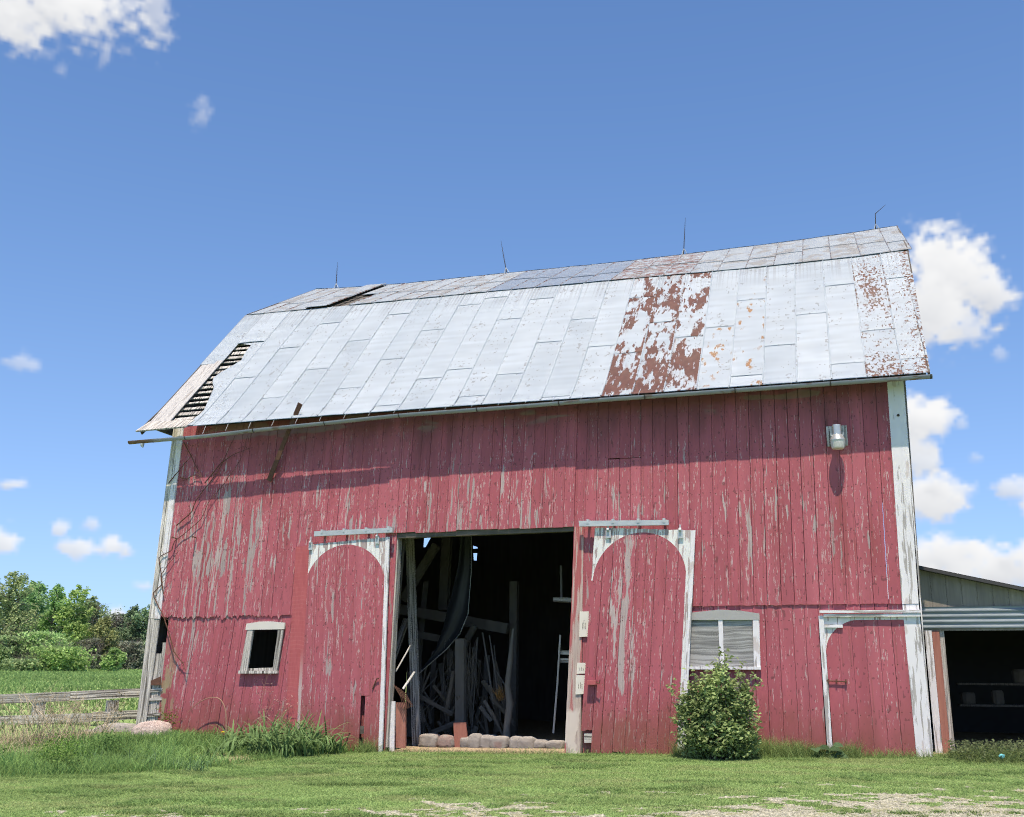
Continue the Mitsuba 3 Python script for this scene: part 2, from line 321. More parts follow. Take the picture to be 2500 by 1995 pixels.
NID = [1]
class MB:                                                       # collects pieces of ONE mesh
    def __init__(s): s.v, s.f, s.u, s.c, s.n = [], [], [], [], 0
    def add(s, v, f, uv=None, c=None):
        v = np.asarray(v, float); f = np.asarray(f, int)
        if f.shape[1] == 4: f = np.vstack([f[:, [0, 1, 2]], f[:, [0, 2, 3]]])
        s.v.append(v); s.f.append(f + s.n); s.n += len(v)
        s.u.append(np.zeros((len(v), 2)) if uv is None else np.asarray(uv, float))
        if c is not None: s.c.append(np.broadcast_to(np.asarray(c, float), (len(v), 3)))
        return s
    def out(s): return (np.vstack(s.v), np.vstack(s.f)), np.vstack(s.u), (np.vstack(s.c) if s.c else None)
    # hexahedron from two quads (a0..a3 counter-clockwise seen from outside, b behind), with uv (width, length) in metres
    def hexa(s, a, b, tid=None, flip=False):
        if tid is None: NID[0] = (NID[0] + 1) % 89; tid = NID[0]
        a, b = np.asarray(a, float), np.asarray(b, float); o = 10.0 * tid
        w = np.linalg.norm(a[1] - a[0]); l = np.linalg.norm(a[3] - a[0]); t = np.linalg.norm(b[0] - a[0])
        quads = [(a, (0, 0, w, l)), (b[[1, 0, 3, 2]], (0, 0, w, l)), (np.array([b[0], a[0], a[3], b[3]]), (0, 0, t, l)), (np.array([a[1], b[1], b[2], a[2]]), (0, 0, t, l)),
                 (np.array([b[0], b[1], a[1], a[0]]), (0, 0, w, t)), (np.array([a[3], a[2], b[2], b[3]]), (0, 0, w, t))]
        for q, (x0, y0, x1, y1) in quads:
            uv = [(o + x0, y0), (o + x1, y0), (o + x1, y1), (o + x0, y1)]
            if flip: uv = [(o + c2, c1 - o) for c1, c2 in uv]
            s.add(q, [[0, 1, 2, 3]], uv)
        return s
    # plank from P to Q, width w along the direction wd, thickness t
    def plank(s, P, Q, w, t, wd=(1, 0, 0), w2=None, tid=None):
        P, Q, wd = np.asarray(P, float), np.asarray(Q, float), np.asarray(wd, float)
        L = Q - P; L /= np.linalg.norm(L); wd = wd - L * (wd @ L); wd /= np.linalg.norm(wd); td = np.cross(wd, L)
        if w2 is None: w2 = w
        a = [P - wd * w / 2 + td * t / 2, P + wd * w / 2 + td * t / 2, Q + wd * w2 / 2 + td * t / 2, Q - wd * w2 / 2 + td * t / 2]
        return s.hexa(a, [x - td * t for x in a], tid)
    def box(s, lo, hi, tid=None):
        (x0, y0, z0), (x1, y1, z1) = lo, hi
        return s.hexa([(x0, y0, z0), (x1, y0, z0), (x1, y0, z1), (x0, y0, z1)], [(x0, y1, z0), (x1, y1, z0), (x1, y1, z1), (x0, y1, z1)], tid)
    def tube(s, pts, rad, k=6, c=None, cap=True):
        pts = np.asarray(pts, float); rad = np.broadcast_to(np.asarray(rad, float), (len(pts),))
        tn = np.gradient(pts, axis=0); tn /= np.linalg.norm(tn, axis=1, keepdims=True) + 1e-12
        ref = np.array([0, 0, 1.0]) if abs(tn[0, 2]) < .9 else np.array([1.0, 0, 0]); v = []
        a0 = np.cross(tn[0], ref); a0 /= np.linalg.norm(a0)
        for p, d, r in zip(pts, tn, rad):
            a0 = a0 - d * (a0 @ d); a0 /= np.linalg.norm(a0) + 1e-12; b0 = np.cross(d, a0)
            th = np.arange(k) / k * 2 * np.pi
            v.append(p + r * (np.cos(th)[:, None] * a0 + np.sin(th)[:, None] * b0))
        v = np.vstack(v); f = [[i * k + j, i * k + (j + 1) % k, (i + 1) * k + (j + 1) % k, (i + 1) * k + j] for i in range(len(pts) - 1) for j in range(k)]
        f = np.asarray(f); f = np.vstack([f[:, [0, 1, 2]], f[:, [0, 2, 3]]])
        if cap:
            e = (len(pts) - 1) * k
            f = np.vstack([f, [[0, j + 1, j] for j in range(1, k - 1)], [[e, e + j, e + j + 1] for j in range(1, k - 1)]])
        return s.add(v, f, None, c)
    def mesh(s, m, c=None): return s.add(m.vertices, m.faces, None, c)


def blades(base, height, width, lean, color, bend=.5, segs=2, r=rng):
    """Many grass blades as arrays: base (n,3), height, width, lean (n,), colour (n,3)."""
    n = len(base); az = r.uniform(0, 2 * np.pi, n); fa = r.uniform(0, 2 * np.pi, n)
    d = np.stack([np.cos(az), np.sin(az), np.zeros(n)], 1); w = np.stack([np.cos(fa), np.sin(fa), np.zeros(n)], 1)
    rows, cols = [], []
    for i in range(segs + 1):
        t = i / segs; c = base + d * (lean * height * t ** (1 + bend))[:, None]; c[:, 2] += height * (t - .35 * lean * t * t)
        ww = width * (1 - t) ** .7 / 2
        rows += [c - w * ww[:, None], c + w * ww[:, None]] if i < segs else [c]
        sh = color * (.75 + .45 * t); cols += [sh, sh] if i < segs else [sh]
    m = 2 * segs + 1; v = np.stack(rows, 1).reshape(-1, 3); cc = np.stack(cols, 1).reshape(-1, 3)
    f = []
    for i in range(segs - 1): f += [[2 * i, 2 * i + 1, 2 * i + 3], [2 * i, 2 * i + 3, 2 * i + 2]]
    f += [[2 * segs - 2, 2 * segs - 1, 2 * segs]]
    f = (np.asarray(f)[None] + (np.arange(n) * m)[:, None, None]).reshape(-1, 3)
    return v, f, np.clip(cc, 0, 1)


def leaves(c, size, color, r=rng, up=.35, aspect=.62):
    """Folded four-triangle leaves at the points c."""
    n = len(c); size = np.broadcast_to(size, (n,))
    nr = r.normal(size=(n, 3)); nr[:, 2] = np.abs(nr[:, 2]) + up; nr /= np.linalg.norm(nr, axis=1, keepdims=True)
    a = r.normal(size=(n, 3)); a -= nr * (a * nr).sum(1, keepdims=True); a /= np.linalg.norm(a, axis=1, keepdims=True); b = np.cross(nr, a)
    L = size[:, None]; Wd = L * aspect / 2
    v = np.stack([c, c + a * L * .5 + b * Wd + nr * L * .12, c + a * L - nr * L * .08, c + a * L * .5 - b * Wd + nr * L * .12], 1).reshape(-1, 3)
    f = (np.array([[0, 2, 1], [0, 3, 2]])[None] + (np.arange(n) * 4)[:, None, None]).reshape(-1, 3)
    return v, f, np.clip(np.repeat(color, 4, 0), 0, 1)


def rock(center, size, seed, sub=3, amp=.22, sq=.82):
    m = trimesh.creation.icosphere(subdivisions=sub); v = np.array(m.vertices)
    v = v * (1 + amp * 2 * (meshkit.fbm(v * 1.3 + seed * 7.1, 3, seed)[:, None] - .5)); v = np.sign(v) * np.abs(v) ** sq
    v += .05 * (meshkit.fbm(v * 5 + seed, 3, seed + 1)[:, None] - .5)
    return (v * np.asarray(size) + center, np.array(m.faces))

# ------------------------------------------------------------------ ground
def G(x, y):
    x, y = np.asarray(x, float), np.asarray(y, float)
    z = np.clip(.018 * (x + 5.8), -.16, .13)
    z = z + .22 * sstep(-12.9, -15.6, x) * sstep(-5.6, -1.2, y) * sstep(-19.5, -17.6, x) + .10 * sstep(-11.2, -13.5, x) * sstep(-5, -1.5, y)
    r = np.hypot(x - CAM[0], y - CAM[1]); out = sstep(-17.8, -19.4, x)
    z = z * (1 - out) + out * interp(r, [0, 22, 40, 86, 130, 3000], [.15, .18, .55, 1.42, 1.5, 1.5])
    z = z + .02 * (meshkit.fbm(np.stack([x * .6, y * .6, 0 * x], -1), 3, 4) - .5)
    return z


def graded(lo, hi, a, b, step, far):
    core = np.arange(a, b + 1e-6, step); g = [core]
    t = np.geomspace(step, far, 46)
    return np.concatenate([(a - t)[::-1], core, b + t])
gx = graded(0, 0, -22, 6, .3, 1500); gy = graded(0, 0, -14, 5, .3, 1500)
X, Y = np.meshgrid(gx, gy); V = np.stack([X, Y, G(X, Y)], -1).reshape(-1, 3); nx = len(gx)
I = np.arange((len(gy) - 1) * nx).reshape(-1, nx)[:, :-1].ravel()
obj("ground", (V, np.stack([I, I + 1, I + nx + 1, I + nx], 1)), "ground", smooth=True)
tag("ground", "mown lawn, bank and green meadow around the barn", kind="structure"); labels["ground"].pop("category", None)


GX, GY = [-30, -10.3, -8.6, -6.5, -4.2, -2.75, -1.46, -.1, .7, 9], [-15, -10.9, -9.9, -8.75, -7.6, -6.6, -5.5, -4.9, -5.6, -7.5]
def gravelness(x, y):
    n = meshkit.fbm(np.stack([x * .55 - .35 * y, y * 1.5 + .5 * x, 0 * x], -1), 4, 12) - .5; n2 = meshkit.fbm(np.stack([x * 5, y * 5, 0 * x], -1), 3, 5) - .5
    return (interp(x, GX, GY) - y) * .22 + n * 1.5 + n2 * 1.6 - .44 - .12 * sstep(-4, -1, x)
gs = .06; gxs, gys = np.arange(-12.5, 3.6, gs), np.arange(-13.5, -2.5, gs)
X, Y = np.meshgrid(gxs, gys); Z = G(X, Y) + .006; nx = len(gxs)
V = np.stack([X, Y, Z], -1).reshape(-1, 3); I = np.arange((len(gys) - 1) * nx).reshape(-1, nx)[:, :-1].ravel()
I = I[gravelness(V[I, 0] + gs / 2, V[I, 1] + gs / 2) > -.02]
I = I[seen(V[I], 200)]
obj("gravel_drive", (V, np.stack([I, I + 1, I + nx + 1, I + nx], 1)), "gravel", smooth=True)
tag("gravel_drive", "pale gravel edge of the drive breaking through the lawn", kind="structure")
# loose stones on the gravel
n = 42000; p = np.stack([rng.uniform(-12, 3.4, n), rng.uniform(-13, -3, n), np.zeros(n)], 1); p = p[(gravelness(p[:, 0], p[:, 1]) > -.05)]; p = p[seen(p)]
p[:, 2] = G(p[:, 0], p[:, 1]) + .008; tet = np.array([[1, 0, -.4], [-.5, .87, -.4], [-.5, -.87, -.4], [.1, .05, .8]]); s = rng.uniform(.008, .024, len(p))
v = (tet[None] * s[:, None, None] * rng.uniform(.7, 1.3, (len(p), 1, 3)) * np.array([1, 1, .7])); th = rng.uniform(0, 6.28, len(p)); ct, st = np.cos(th)[:, None], np.sin(th)[:, None]
v = np.stack([v[..., 0] * ct - v[..., 1] * st, v[..., 0] * st + v[..., 1] * ct, v[..., 2]], -1) + p[:, None]
cc = np.repeat(np.array([.38, .375, .31]) * rng.uniform(.6, 1.35, (len(p), 1)), 4, 0)
f = (np.array([[0, 1, 3], [1, 2, 3], [2, 0, 3]])[None] + (np.arange(len(p)) * 4)[:, None, None]).reshape(-1, 3)
obj("loose_gravel", (v.reshape(-1, 3), f), "straw", color=cc); tag("loose_gravel", "small loose stones scattered on the gravel edge of the drive", "gravel", kind="stuff")

# lawn: blades as real geometry
n = 760000; p = np.stack([rng.uniform(-18.5, 4.8, n), rng.uniform(-12, .6, n), np.zeros(n)], 1)
g = gravelness(p[:, 0], p[:, 1]); keep = seen(p, 320) & (rng.random(n) > sstep(-.30, .55, g) * .93)
keep &= ~((p[:, 1] > -.05) & (p[:, 0] < .1)) & ~((p[:, 1] > -.12) & (p[:, 0] > -10.7) & (p[:, 0] < -6.9))
bed = np.exp(-((p[:, 0] + 12.9) / 1.0) ** 2 - ((p[:, 1] + 2.9) / .5) ** 2); keep &= rng.random(n) > bed * .9
p, g = p[keep], g[keep]; n = len(p); p[:, 2] = G(p[:, 0], p[:, 1]) - .004
big = meshkit.fbm(p * [.35, .9, 0], 3, 2); mid = meshkit.fbm(p * [2.2, 2.2, 0], 3, 6)
h = rng.uniform(.028, .062, n) * (.6 + .8 * mid) * (1 - .55 * sstep(-.35, .1, g))
dry = sstep(.50, .70, meshkit.fbm(p * [1.3, 2.6, 0], 4, 15))[:, None] * .6 + (.55 * sstep(-.35, .05, g))[:, None]
c = np.array([.285, .415, .160]) * (.76 + .55 * big)[:, None] * rng.uniform(.75, 1.25, (n, 1))
c = c * (1 - dry) + dry * np.array([.36, .42, .20]) * rng.uniform(.8, 1.2, (n, 1)) + np.array([.02, .0, .0]) * rng.random((n, 1))
weedy = sstep(.56, .66, meshkit.fbm(p * [.9, 1.7, 0] + 9, 4, 40)); c = c * (1 - .26 * weedy[:, None] * np.array([1.0, .75, .9])); stripe = .5 + .5 * np.sin((p[:, 1] * .95 + p[:, 0] * .31) * 5.2 + 2 * (mid - .5)); c = c * (.95 + .10 * stripe)[:, None]; h = h * (1 + .5 * weedy)
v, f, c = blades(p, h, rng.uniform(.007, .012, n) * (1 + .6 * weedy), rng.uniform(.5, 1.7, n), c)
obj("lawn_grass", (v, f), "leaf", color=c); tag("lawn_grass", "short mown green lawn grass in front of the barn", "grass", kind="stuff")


def tall_grass(region, n, hmin, hmax, col, density=None, w=(.006, .012), lean=(.2, .9)):
    (x0, x1), (y0, y1) = region; p = np.stack([rng.uniform(x0, x1, n), rng.uniform(y0, y1, n), np.zeros(n)], 1)
    d = density(p[:, 0], p[:, 1]) if density else np.ones(n); k = (rng.random(n) < d) & seen(p, 300); p, d = p[k], d[k]; n = len(p)
    p[:, 2] = G(p[:, 0], p[:, 1]) - .01; m = meshkit.fbm(p * [1.6, 1.6, 0], 3, 33)
    h = rng.uniform(hmin, hmax, n) * (.45 + .95 * m) * (.4 + .6 * np.clip(d * 1.3, 0, 1))
    c = np.asarray(col) * (.65 + .8 * m)[:, None] * rng.uniform(.7, 1.3, (n, 1)) + np.array([.03, .01, -.01]) * rng.random((n, 1)) ** 3
    return blades(p, h, rng.uniform(*w, n), rng.uniform(*lean, n), np.clip(c, .01, 1), segs=3)


# the front edge of the unmown bank on the left, from the meadow corner to the flower bed
edge_y = lambda x: interp(x, [-18, -14.5, -13.4, -12.3, -11.9, -11.7, -11.0], [-8.2, -7.0, -6.3, -5.2, -3.8, -1.8, -.3])
def left_bank(x, y):
    e = edge_y(x); bush = (.12 + .88 * sstep(-16.4, -15.3, x - .35 * (y + 2.2))) * .5 + .9 * (meshkit.fbm(np.stack([x * .8, y * .8, 0 * x], -1), 3, 44) - .35)
    return np.clip(sstep(0, .9, y - e) * bush, 0, 1) * (1 - .9 * np.exp(-((x + 12.9) / .9) ** 2 - ((y + 2.9) / .5) ** 2)) * (y < -.08)
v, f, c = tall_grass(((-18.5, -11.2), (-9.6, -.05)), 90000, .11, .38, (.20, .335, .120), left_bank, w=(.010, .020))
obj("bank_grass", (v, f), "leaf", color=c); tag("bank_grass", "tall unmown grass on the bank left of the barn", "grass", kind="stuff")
def right_edge(x, y): return np.clip(np.exp(-((y + .28) / .32) ** 2) * (.5 + .8 * meshkit.fbm(np.stack([x * 2, y, 0 * x], -1), 2, 8)), 0, 1) * (1 - .93 * (x < -4.55) * (x > -10.9)) * (1 - .75 * (x > -1.15))
v, f, c = tall_grass(((-11.2, .3), (-1.3, -.04)), 60000, .14, .48, (.21, .30, .12), right_edge)
obj("wall_grass", (v, f), "leaf", color=c); tag("wall_grass", "tall grass growing along the foot of the red wall right of the lilac", "grass", kind="stuff")
def straw_mask(x, y): return np.clip(np.exp(-((y + .0) / .3) ** 2) * .9, 0, 1)
p = np.stack([rng.uniform(-10.6, -6.95, 5200), rng.normal(-.02, .22, 5200), np.zeros(5200)], 1); p[:, 2] = G(p[:, 0], p[:, 1])
v, f, c = blades(p, rng.uniform(.02, .09, 5200), rng.uniform(.005, .010, 5200), rng.uniform(.4, 1.6, 5200), np.array([.50, .43, .28]) * rng.uniform(.5, 1.2, (5200, 1)))
obj("straw_litter", (v, f), "straw", color=c); tag("straw_litter", "pale dry straw lying along the barn doorway threshold", "straw", kind="stuff")
# meadow beyond the fence: tufts that give the far sward its grain
n = 36000; a = rng.uniform(-.80, -.55, n); r = 19 + 75 * rng.random(n) ** .7; p = np.stack([CAM[0] + r * np.sin(a), CAM[1] + r * np.cos(a), np.zeros(n)], 1); p = p[p[:, 0] < -18.8]; n = len(p); p[:, 2] = G(p[:, 0], p[:, 1]) - .02
r = np.hypot(p[:, 0] - CAM[0], p[:, 1] - CAM[1]); m = meshkit.fbm(p * [.25, .25, 0], 3, 61)
v, f, c = blades(p, rng.uniform(.10, .26, n), .012 + .0011 * r, rng.uniform(.2, .8, n), np.array([.24, .37, .14]) * (.7 + .6 * m)[:, None] * rng.uniform(.75, 1.25, (n, 1)))
obj("meadow_grass", (v, f), "leaf", color=c); tag("meadow_grass", "green meadow grass rising to the tree line behind the fence", "grass", kind="stuff")

# ------------------------------------------------------------------ the barn
tag("barn", "big weathered red barn with patched white metal gambrel roof and open doorway", "barn")
eaveZ = lambda x: interp(x, [-17.6, -14, -10, -6, .7], [7.29, 7.31, 7.30, 7.265, 7.25])
kneeZ = lambda x: interp(x, [-17.4, -14, -10, -6.4, -3, -.5, .8], [11.68, 11.635, 11.58, 11.52, 11.45, 11.44, 11.48])
ridgeZ = lambda x: interp(x, [-17.3, -16, -13.9, -10.6, -7, -4.7, -2.3, 0, .9], [13.89, 13.80, 13.72, 13.68, 13.62, 13.63, 13.65, 13.71, 13.755])
EY, KY, RY, DEEP = -.46, 3.75, 7.6, 15.2
SL = 6.05                                                       # length of the lower roof slope


def low(x, t, o=0.):                                            # point of the lower roof slope, o metres above it; it flares a little towards the eave
    x, t = np.broadcast_arrays(np.asarray(x, float), np.asarray(t, float))
    y = EY + t * (KY - EY); z = eaveZ(x) + t * (kneeZ(x) - eaveZ(x)) - .085 * np.sin(np.pi * np.clip(t, 0, 1) ** .55) * (1 - np.clip(t, 0, 1))
    return np.stack([x, y - .71 * o, z + .70 * o], -1)
def upp(x, t, o=0.):
    x, t = np.broadcast_arrays(np.asarray(x, float), np.asarray(t, float))
    return np.stack([x, KY + t * (RY - KY) - .49 * o, kneeZ(x) + .02 + t * (ridgeZ(x) - kneeZ(x) - .02) + .87 * o], -1)


SHEET = [8]
def sheet(fn, x0, x1, t0, t1, ty, off, length, nx=4, nt=None, rag=None, wob=.012):
    """One roofing sheet, bellied and uneven, its lower edge lifted over the one below."""
    SHEET[0] = (SHEET[0] + 8) % 192; idn = SHEET[0] + ty; nt = nt or max(3, int((t1 - t0) * 14)); a = np.linspace(0, 1, nx + 1); b = np.linspace(0, 1, nt + 1); A, B = np.meshgrid(a, b)
    Xs = x0 + (x1 - x0) * A
    if rag: Xs = x0 + np.asarray([rag(t) for t in (t0 + (t1 - t0) * b)])[:, None] * (1 - A) + (x1 - x0) * A
    Ts = t0 + (t1 - t0) * B
    bel = np.sin(np.pi * A) * (meshkit.fbm(np.stack([Xs * 1.2, Ts * 9, 0 * Xs + idn * .37], -1), 3, 3) - .35) * wob * 2
    P = fn(Xs, Ts, off + bel + .010 * (1 - B)); q = P.reshape(-1, 3); m = nx + 1
    I = (np.arange(nt)[:, None] * m + np.arange(nx)[None]).ravel()
    uv = np.stack([10.0 * idn + (A * min(.66, x1 - x0)).ravel(), (Ts * length).ravel()], 1)
    th = np.vstack([q, q + np.array([0, .006, -.012])]); F1 = np.stack([I, I + 1, I + m + 1, I + m], 1); N = len(q)
    e = np.arange(nx); F2 = np.stack([N + e, N + e + 1, e + 1, e], 1)
    return MB().add(th, np.vstack([F1, F2]), np.vstack([uv, uv]))


LAPS = {0: [.118, .748], 1: [.346], 2: [.121, .745], 3: [.519], 4: [.295], 5: [.085, .688], 6: [.479], 7: [.42], 8: [.56], 9: [.33, .80], 10: [.401], 11: [.027, .644], 12: [.47], 13: [.234, .874], 14: [.079, .702],
        15: [.302, .931], 16: [.247, .878], 17: [.053, .662], 18: [.433], 19: [.219, .852], 20: [.627], 21: [.40], 22: [.19, .823], 23: [.617], 24: [.38]}
seam = lambda k: .52 - .672 * (k + .5)
gapR = lambda t: interp(t, [0, .07, .12, .22, .32, .36, .40, .44, .54, .60, .67, .70, .705], [.62, .62, .72, .56, .40, .22, .10, .17, .54, .46, .42, .50, .0])
for k in range(0, 25):
    x1, x0 = (.66 if k == 0 else seam(k - 1)), seam(k)
    ty = {0: 3, 1: 2, 5: 7, 4: 0, 6: 7, 7: 1, 8: 1, 9: 1}.get(k, 0)
    cuts = [-.004] + LAPS[k] + [1.0]
    for i in range(len(cuts) - 1):
        obj("sheet", sheet(low, x0, x1, cuts[i], cuts[i + 1] + (.012 if i < len(cuts) - 2 else 0), ty, .012 + .004 * i, SL), "roof_metal", "barn__roof", smooth=True)
# the torn left end: a curled white sheet, a bare white board strip and the holes between
obj("sheet", sheet(low, -16.76, seam(24), .0, .705, 0, .014, SL, nx=6, nt=26, rag=gapR, wob=.03), "roof_metal", "barn__roof", smooth=True)
tag("barn__roof__sheet_" + f"{used['barn__roof__sheet']:03d}", "torn and curled white sheet with a ragged edge over open laths")
obj("sheet", sheet(low, -16.80, seam(24), .70, 1.0, 0, .03, SL, wob=.03), "roof_metal", "barn__roof", smooth=True)
obj("sheet", sheet(low, -17.46, -16.78, .53, 1.0, 0, .020, SL), "roof_metal", "barn__roof", smooth=True)
for i in range(3):
    m = MB(); x0, x1 = -17.40 + .205 * i, -17.40 + .205 * i + .198
    a = [low(x0, .03, .02), low(x1, .03, .02), low(x1, .55, .02 + .01 * i), low(x0, .55, .02 + .01 * i)]
    obj("underlay_board", m.hexa(a, [p - np.array([0, -.012, .014]) for p in a]), "pale_board", "barn__roof")
for i in range(17):                                             # laths across the rafters, seen through the holes
    t = .04 + .0415 * i; j = rng.uniform(-.01, .01, 4); xr = -15.7 + .2 * rng.random()
    a = [low(-17.35, t + j[0], -.035), low(xr, t + j[1], -.035), low(xr, t + .021 + j[2] * .5, -.035), low(-17.35, t + .021 + j[3] * .5, -.035)]
    obj("lath", MB().hexa([a[0], a[1], a[2], a[3]], [p - np.array([0, -.014, .016]) for p in a], flip=False), "grey_wood", "barn__roof")
a = [low(-17.52, -.015, .05), low(-16.10, -.012, .05), low(-16.06, .052, .04), low(-17.40, .066, .05)]
obj("eave_board", MB().hexa(a, [p - np.array([0, -.02, .03]) for p in a]), "grey_wood", "barn__roof"); tag("barn__roof__eave_board", "bare split grey board along the torn left eave")
for k in range(0, 25):                                          # rolled seams between the sheets
    for lo_, hi_ in ((0.0, .999),):
        t = np.linspace(lo_, hi_, 9); x = seam(k) + .012 * (meshkit.fbm(np.stack([t * 5, 0 * t + k, 0 * t], -1), 2, 9) - .5)
        q = low(x, t, .030); m = MB(); SHEET[0] = (SHEET[0] + 8) % 192; pts = np.concatenate([q + [-.017, 0, -.018], q + [-.010, -.005, .006], q + [.010, -.005, .006], q + [.017, 0, -.018]]); n9 = 9
        f = [[j * n9 + i, (j + 1) * n9 + i, (j + 1) * n9 + i + 1, j * n9 + i + 1] for j in range(3) for i in range(n9 - 1)]
        uv = np.stack([np.full(36, 10.0 * (SHEET[0] + (2 if k in (0, 1, 7, 8) else 0)) + .3), np.tile(t * SL, 4)], 1)
        obj("seam", m.add(pts, f, uv), "roof_metal", "barn__roof")
useam = lambda k: .42 - .69 * k
for k in range(-1, 26):
    x1, x0 = (useam(k) if k >= 0 else .90), max(useam(k + 1), -17.33)
    if x1 <= x0: continue
    xm = (x0 + x1) / 2; ty = 4 if xm > -4.3 else 6 if xm > -6.3 else 5 if xm > -9.8 else 4
    if k == 21: parts = [(.50, 1.0)]                             # slipped sheet: a hole down to the laths
    else: parts = [(0, .42 + .1 * math.sin(k)), (.42 + .1 * math.sin(k), 1.0)]
    for i, (t0, t1) in enumerate(parts):
        obj("sheet", sheet(upp, x0 + (.10 if k == 21 else 0), x1 - (.05 if k == 22 and i == 1 else 0), t0 - (.012 if i == 0 and k != 21 else 0), t1, ty, .012 + .004 * i + (.05 if k == 22 else 0), 4.4), "roof_metal", "barn__roof", smooth=True)
    t = np.linspace(0, 1, 5); q = upp(x1 + 0 * t, t, .030 + (.05 if k == 22 else 0)); SHEET[0] = (SHEET[0] + 8) % 192; pts = np.concatenate([q + [-.015, 0, -.018], q + [0, -.004, .008], q + [.015, 0, -.018]])
    f = [[j * 5 + i, (j + 1) * 5 + i, (j + 1) * 5 + i + 1, j * 5 + i + 1] for j in range(2) for i in range(4)]
    obj("seam", MB().add(pts, f, np.stack([np.full(15, 10.0 * (SHEET[0] + 6) + .3), np.tile(t * 4.4, 3)], 1)), "roof_metal", "barn__roof")
for i in range(8):
    t = .02 + .075 * i; a = [upp(-15.8, t, -.02), upp(-14.6, t, -.02), upp(-14.6, t + .04, -.02), upp(-15.8, t + .04, -.02)]
    obj("lath", MB().hexa(a, [p - np.array([0, -.01, .02]) for p in a]), "dark_wood", "barn__roof")
x = np.linspace(-17.33, .9, 40); SHEET[0] = (SHEET[0] + 8) % 192
r0 = np.stack([x, 0 * x + RY - .10, ridgeZ(x) - .035], -1); r1 = np.stack([x, 0 * x + RY, ridgeZ(x) + .035 + .006 * np.sin(x * 5)], -1); r2 = np.stack([x, 0 * x + RY + .10, ridgeZ(x) - .035], -1)
f = [[j * 40 + i, j * 40 + i + 1, (j + 1) * 40 + i + 1, (j + 1) * 40 + i] for j in range(2) for i in range(39)]
obj("ridge_cap", MB().add(np.vstack([r0, r1, r2]), f, np.stack([np.full(120, 10.0 * SHEET[0] + .3), np.tile(x * .3, 3)], 1)), "roof_metal", "barn__roof", smooth=True)
# deck under the sheets (stops where the roof is torn) and the rear half of the roof
def deck(fn, x0, x1, t0, t1, o):
    x = np.linspace(x0, x1, 12); t = np.linspace(t0, t1, 5); A, B = np.meshgrid(x, t); q = fn(A, B, o).reshape(-1, 3); I = (np.arange(4)[:, None] * 12 + np.arange(11)[None]).ravel()
    return q, np.stack([I, I + 1, I + 13, I + 12], 1)
m = MB()
for d in (deck(low, -15.7, .60, .008, 1, -.05), deck(upp, -14.7, .85, 0, 1, -.05), deck(upp, -17.2, -15.7, 0, 1, -.05), deck(low, -17.35, -15.7, .74, 1, -.05), deck(upp, -15.7, -14.7, .62, 1, -.05)): m.add(*d)
x = np.array([-17.2, .85]); m.add([(x[0], RY, 13.7), (x[1], RY, 13.6), (x[1], 2 * RY - KY, 11.45), (x[0], 2 * RY - KY, 11.6), (x[1], 2 * RY - EY, 7.2), (x[0], 2 * RY - EY, 7.2)], [[0, 1, 2, 3], [3, 2, 4, 5]])
obj("deck", m, "dark_wood", "barn__roof")
for name, xx in (("rake_board", .665), ("rake_board", -17.48)):  # dark trim along the gable edges of the roof
    for fn, t0, t1 in ((low, .0, 1.0), (upp, .0, 1.0)):
        xo = xx + (.24 if fn is upp and xx > 0 else .14 if fn is upp else 0); t = np.linspace(t0, t1, 7); xs = xo * np.ones(7) if fn is upp else interp(t, [0, 1], [xx, xx + (.16 if xx > 0 else .06)])
        if fn is upp and xx > 0: xs = interp(t, [0, 1], [.83, .915])
        if fn is upp and xx < 0: xs = interp(t, [0, 1], [-17.42, -17.34])
        a, b = fn(xs, t, .022), fn(xs, t, -.13); m = MB()
        for i in range(6): m.hexa([a[i], b[i], b[i + 1], a[i + 1]] if xx < 0 else [b[i], a[i], a[i + 1], b[i + 1]], [q + np.array([.03 if xx < 0 else -.03, 0, 0]) for q in ([a[i], b[i], b[i + 1], a[i + 1]] if xx < 0 else [b[i], a[i], a[i + 1], b[i + 1]])])
        obj(name, m, "dark_wood", "barn__roof")
# sheets that widen the right end up to the raking edge
SHEET[0] = (SHEET[0] + 8) % 192
q = [low(.655, .0, .016), low(.67, .0, .016), low(.825, 1, .016), low(.655, 1, .016)]
obj("edge_flashing", MB().add(q, [[0, 1, 2, 3]], [(10.0 * (SHEET[0] + 3) + .5 + a, b) for a, b in ((0, 0), (.02, 0), (.1, 6), (0, 6))]), "roof_metal", "barn__roof")

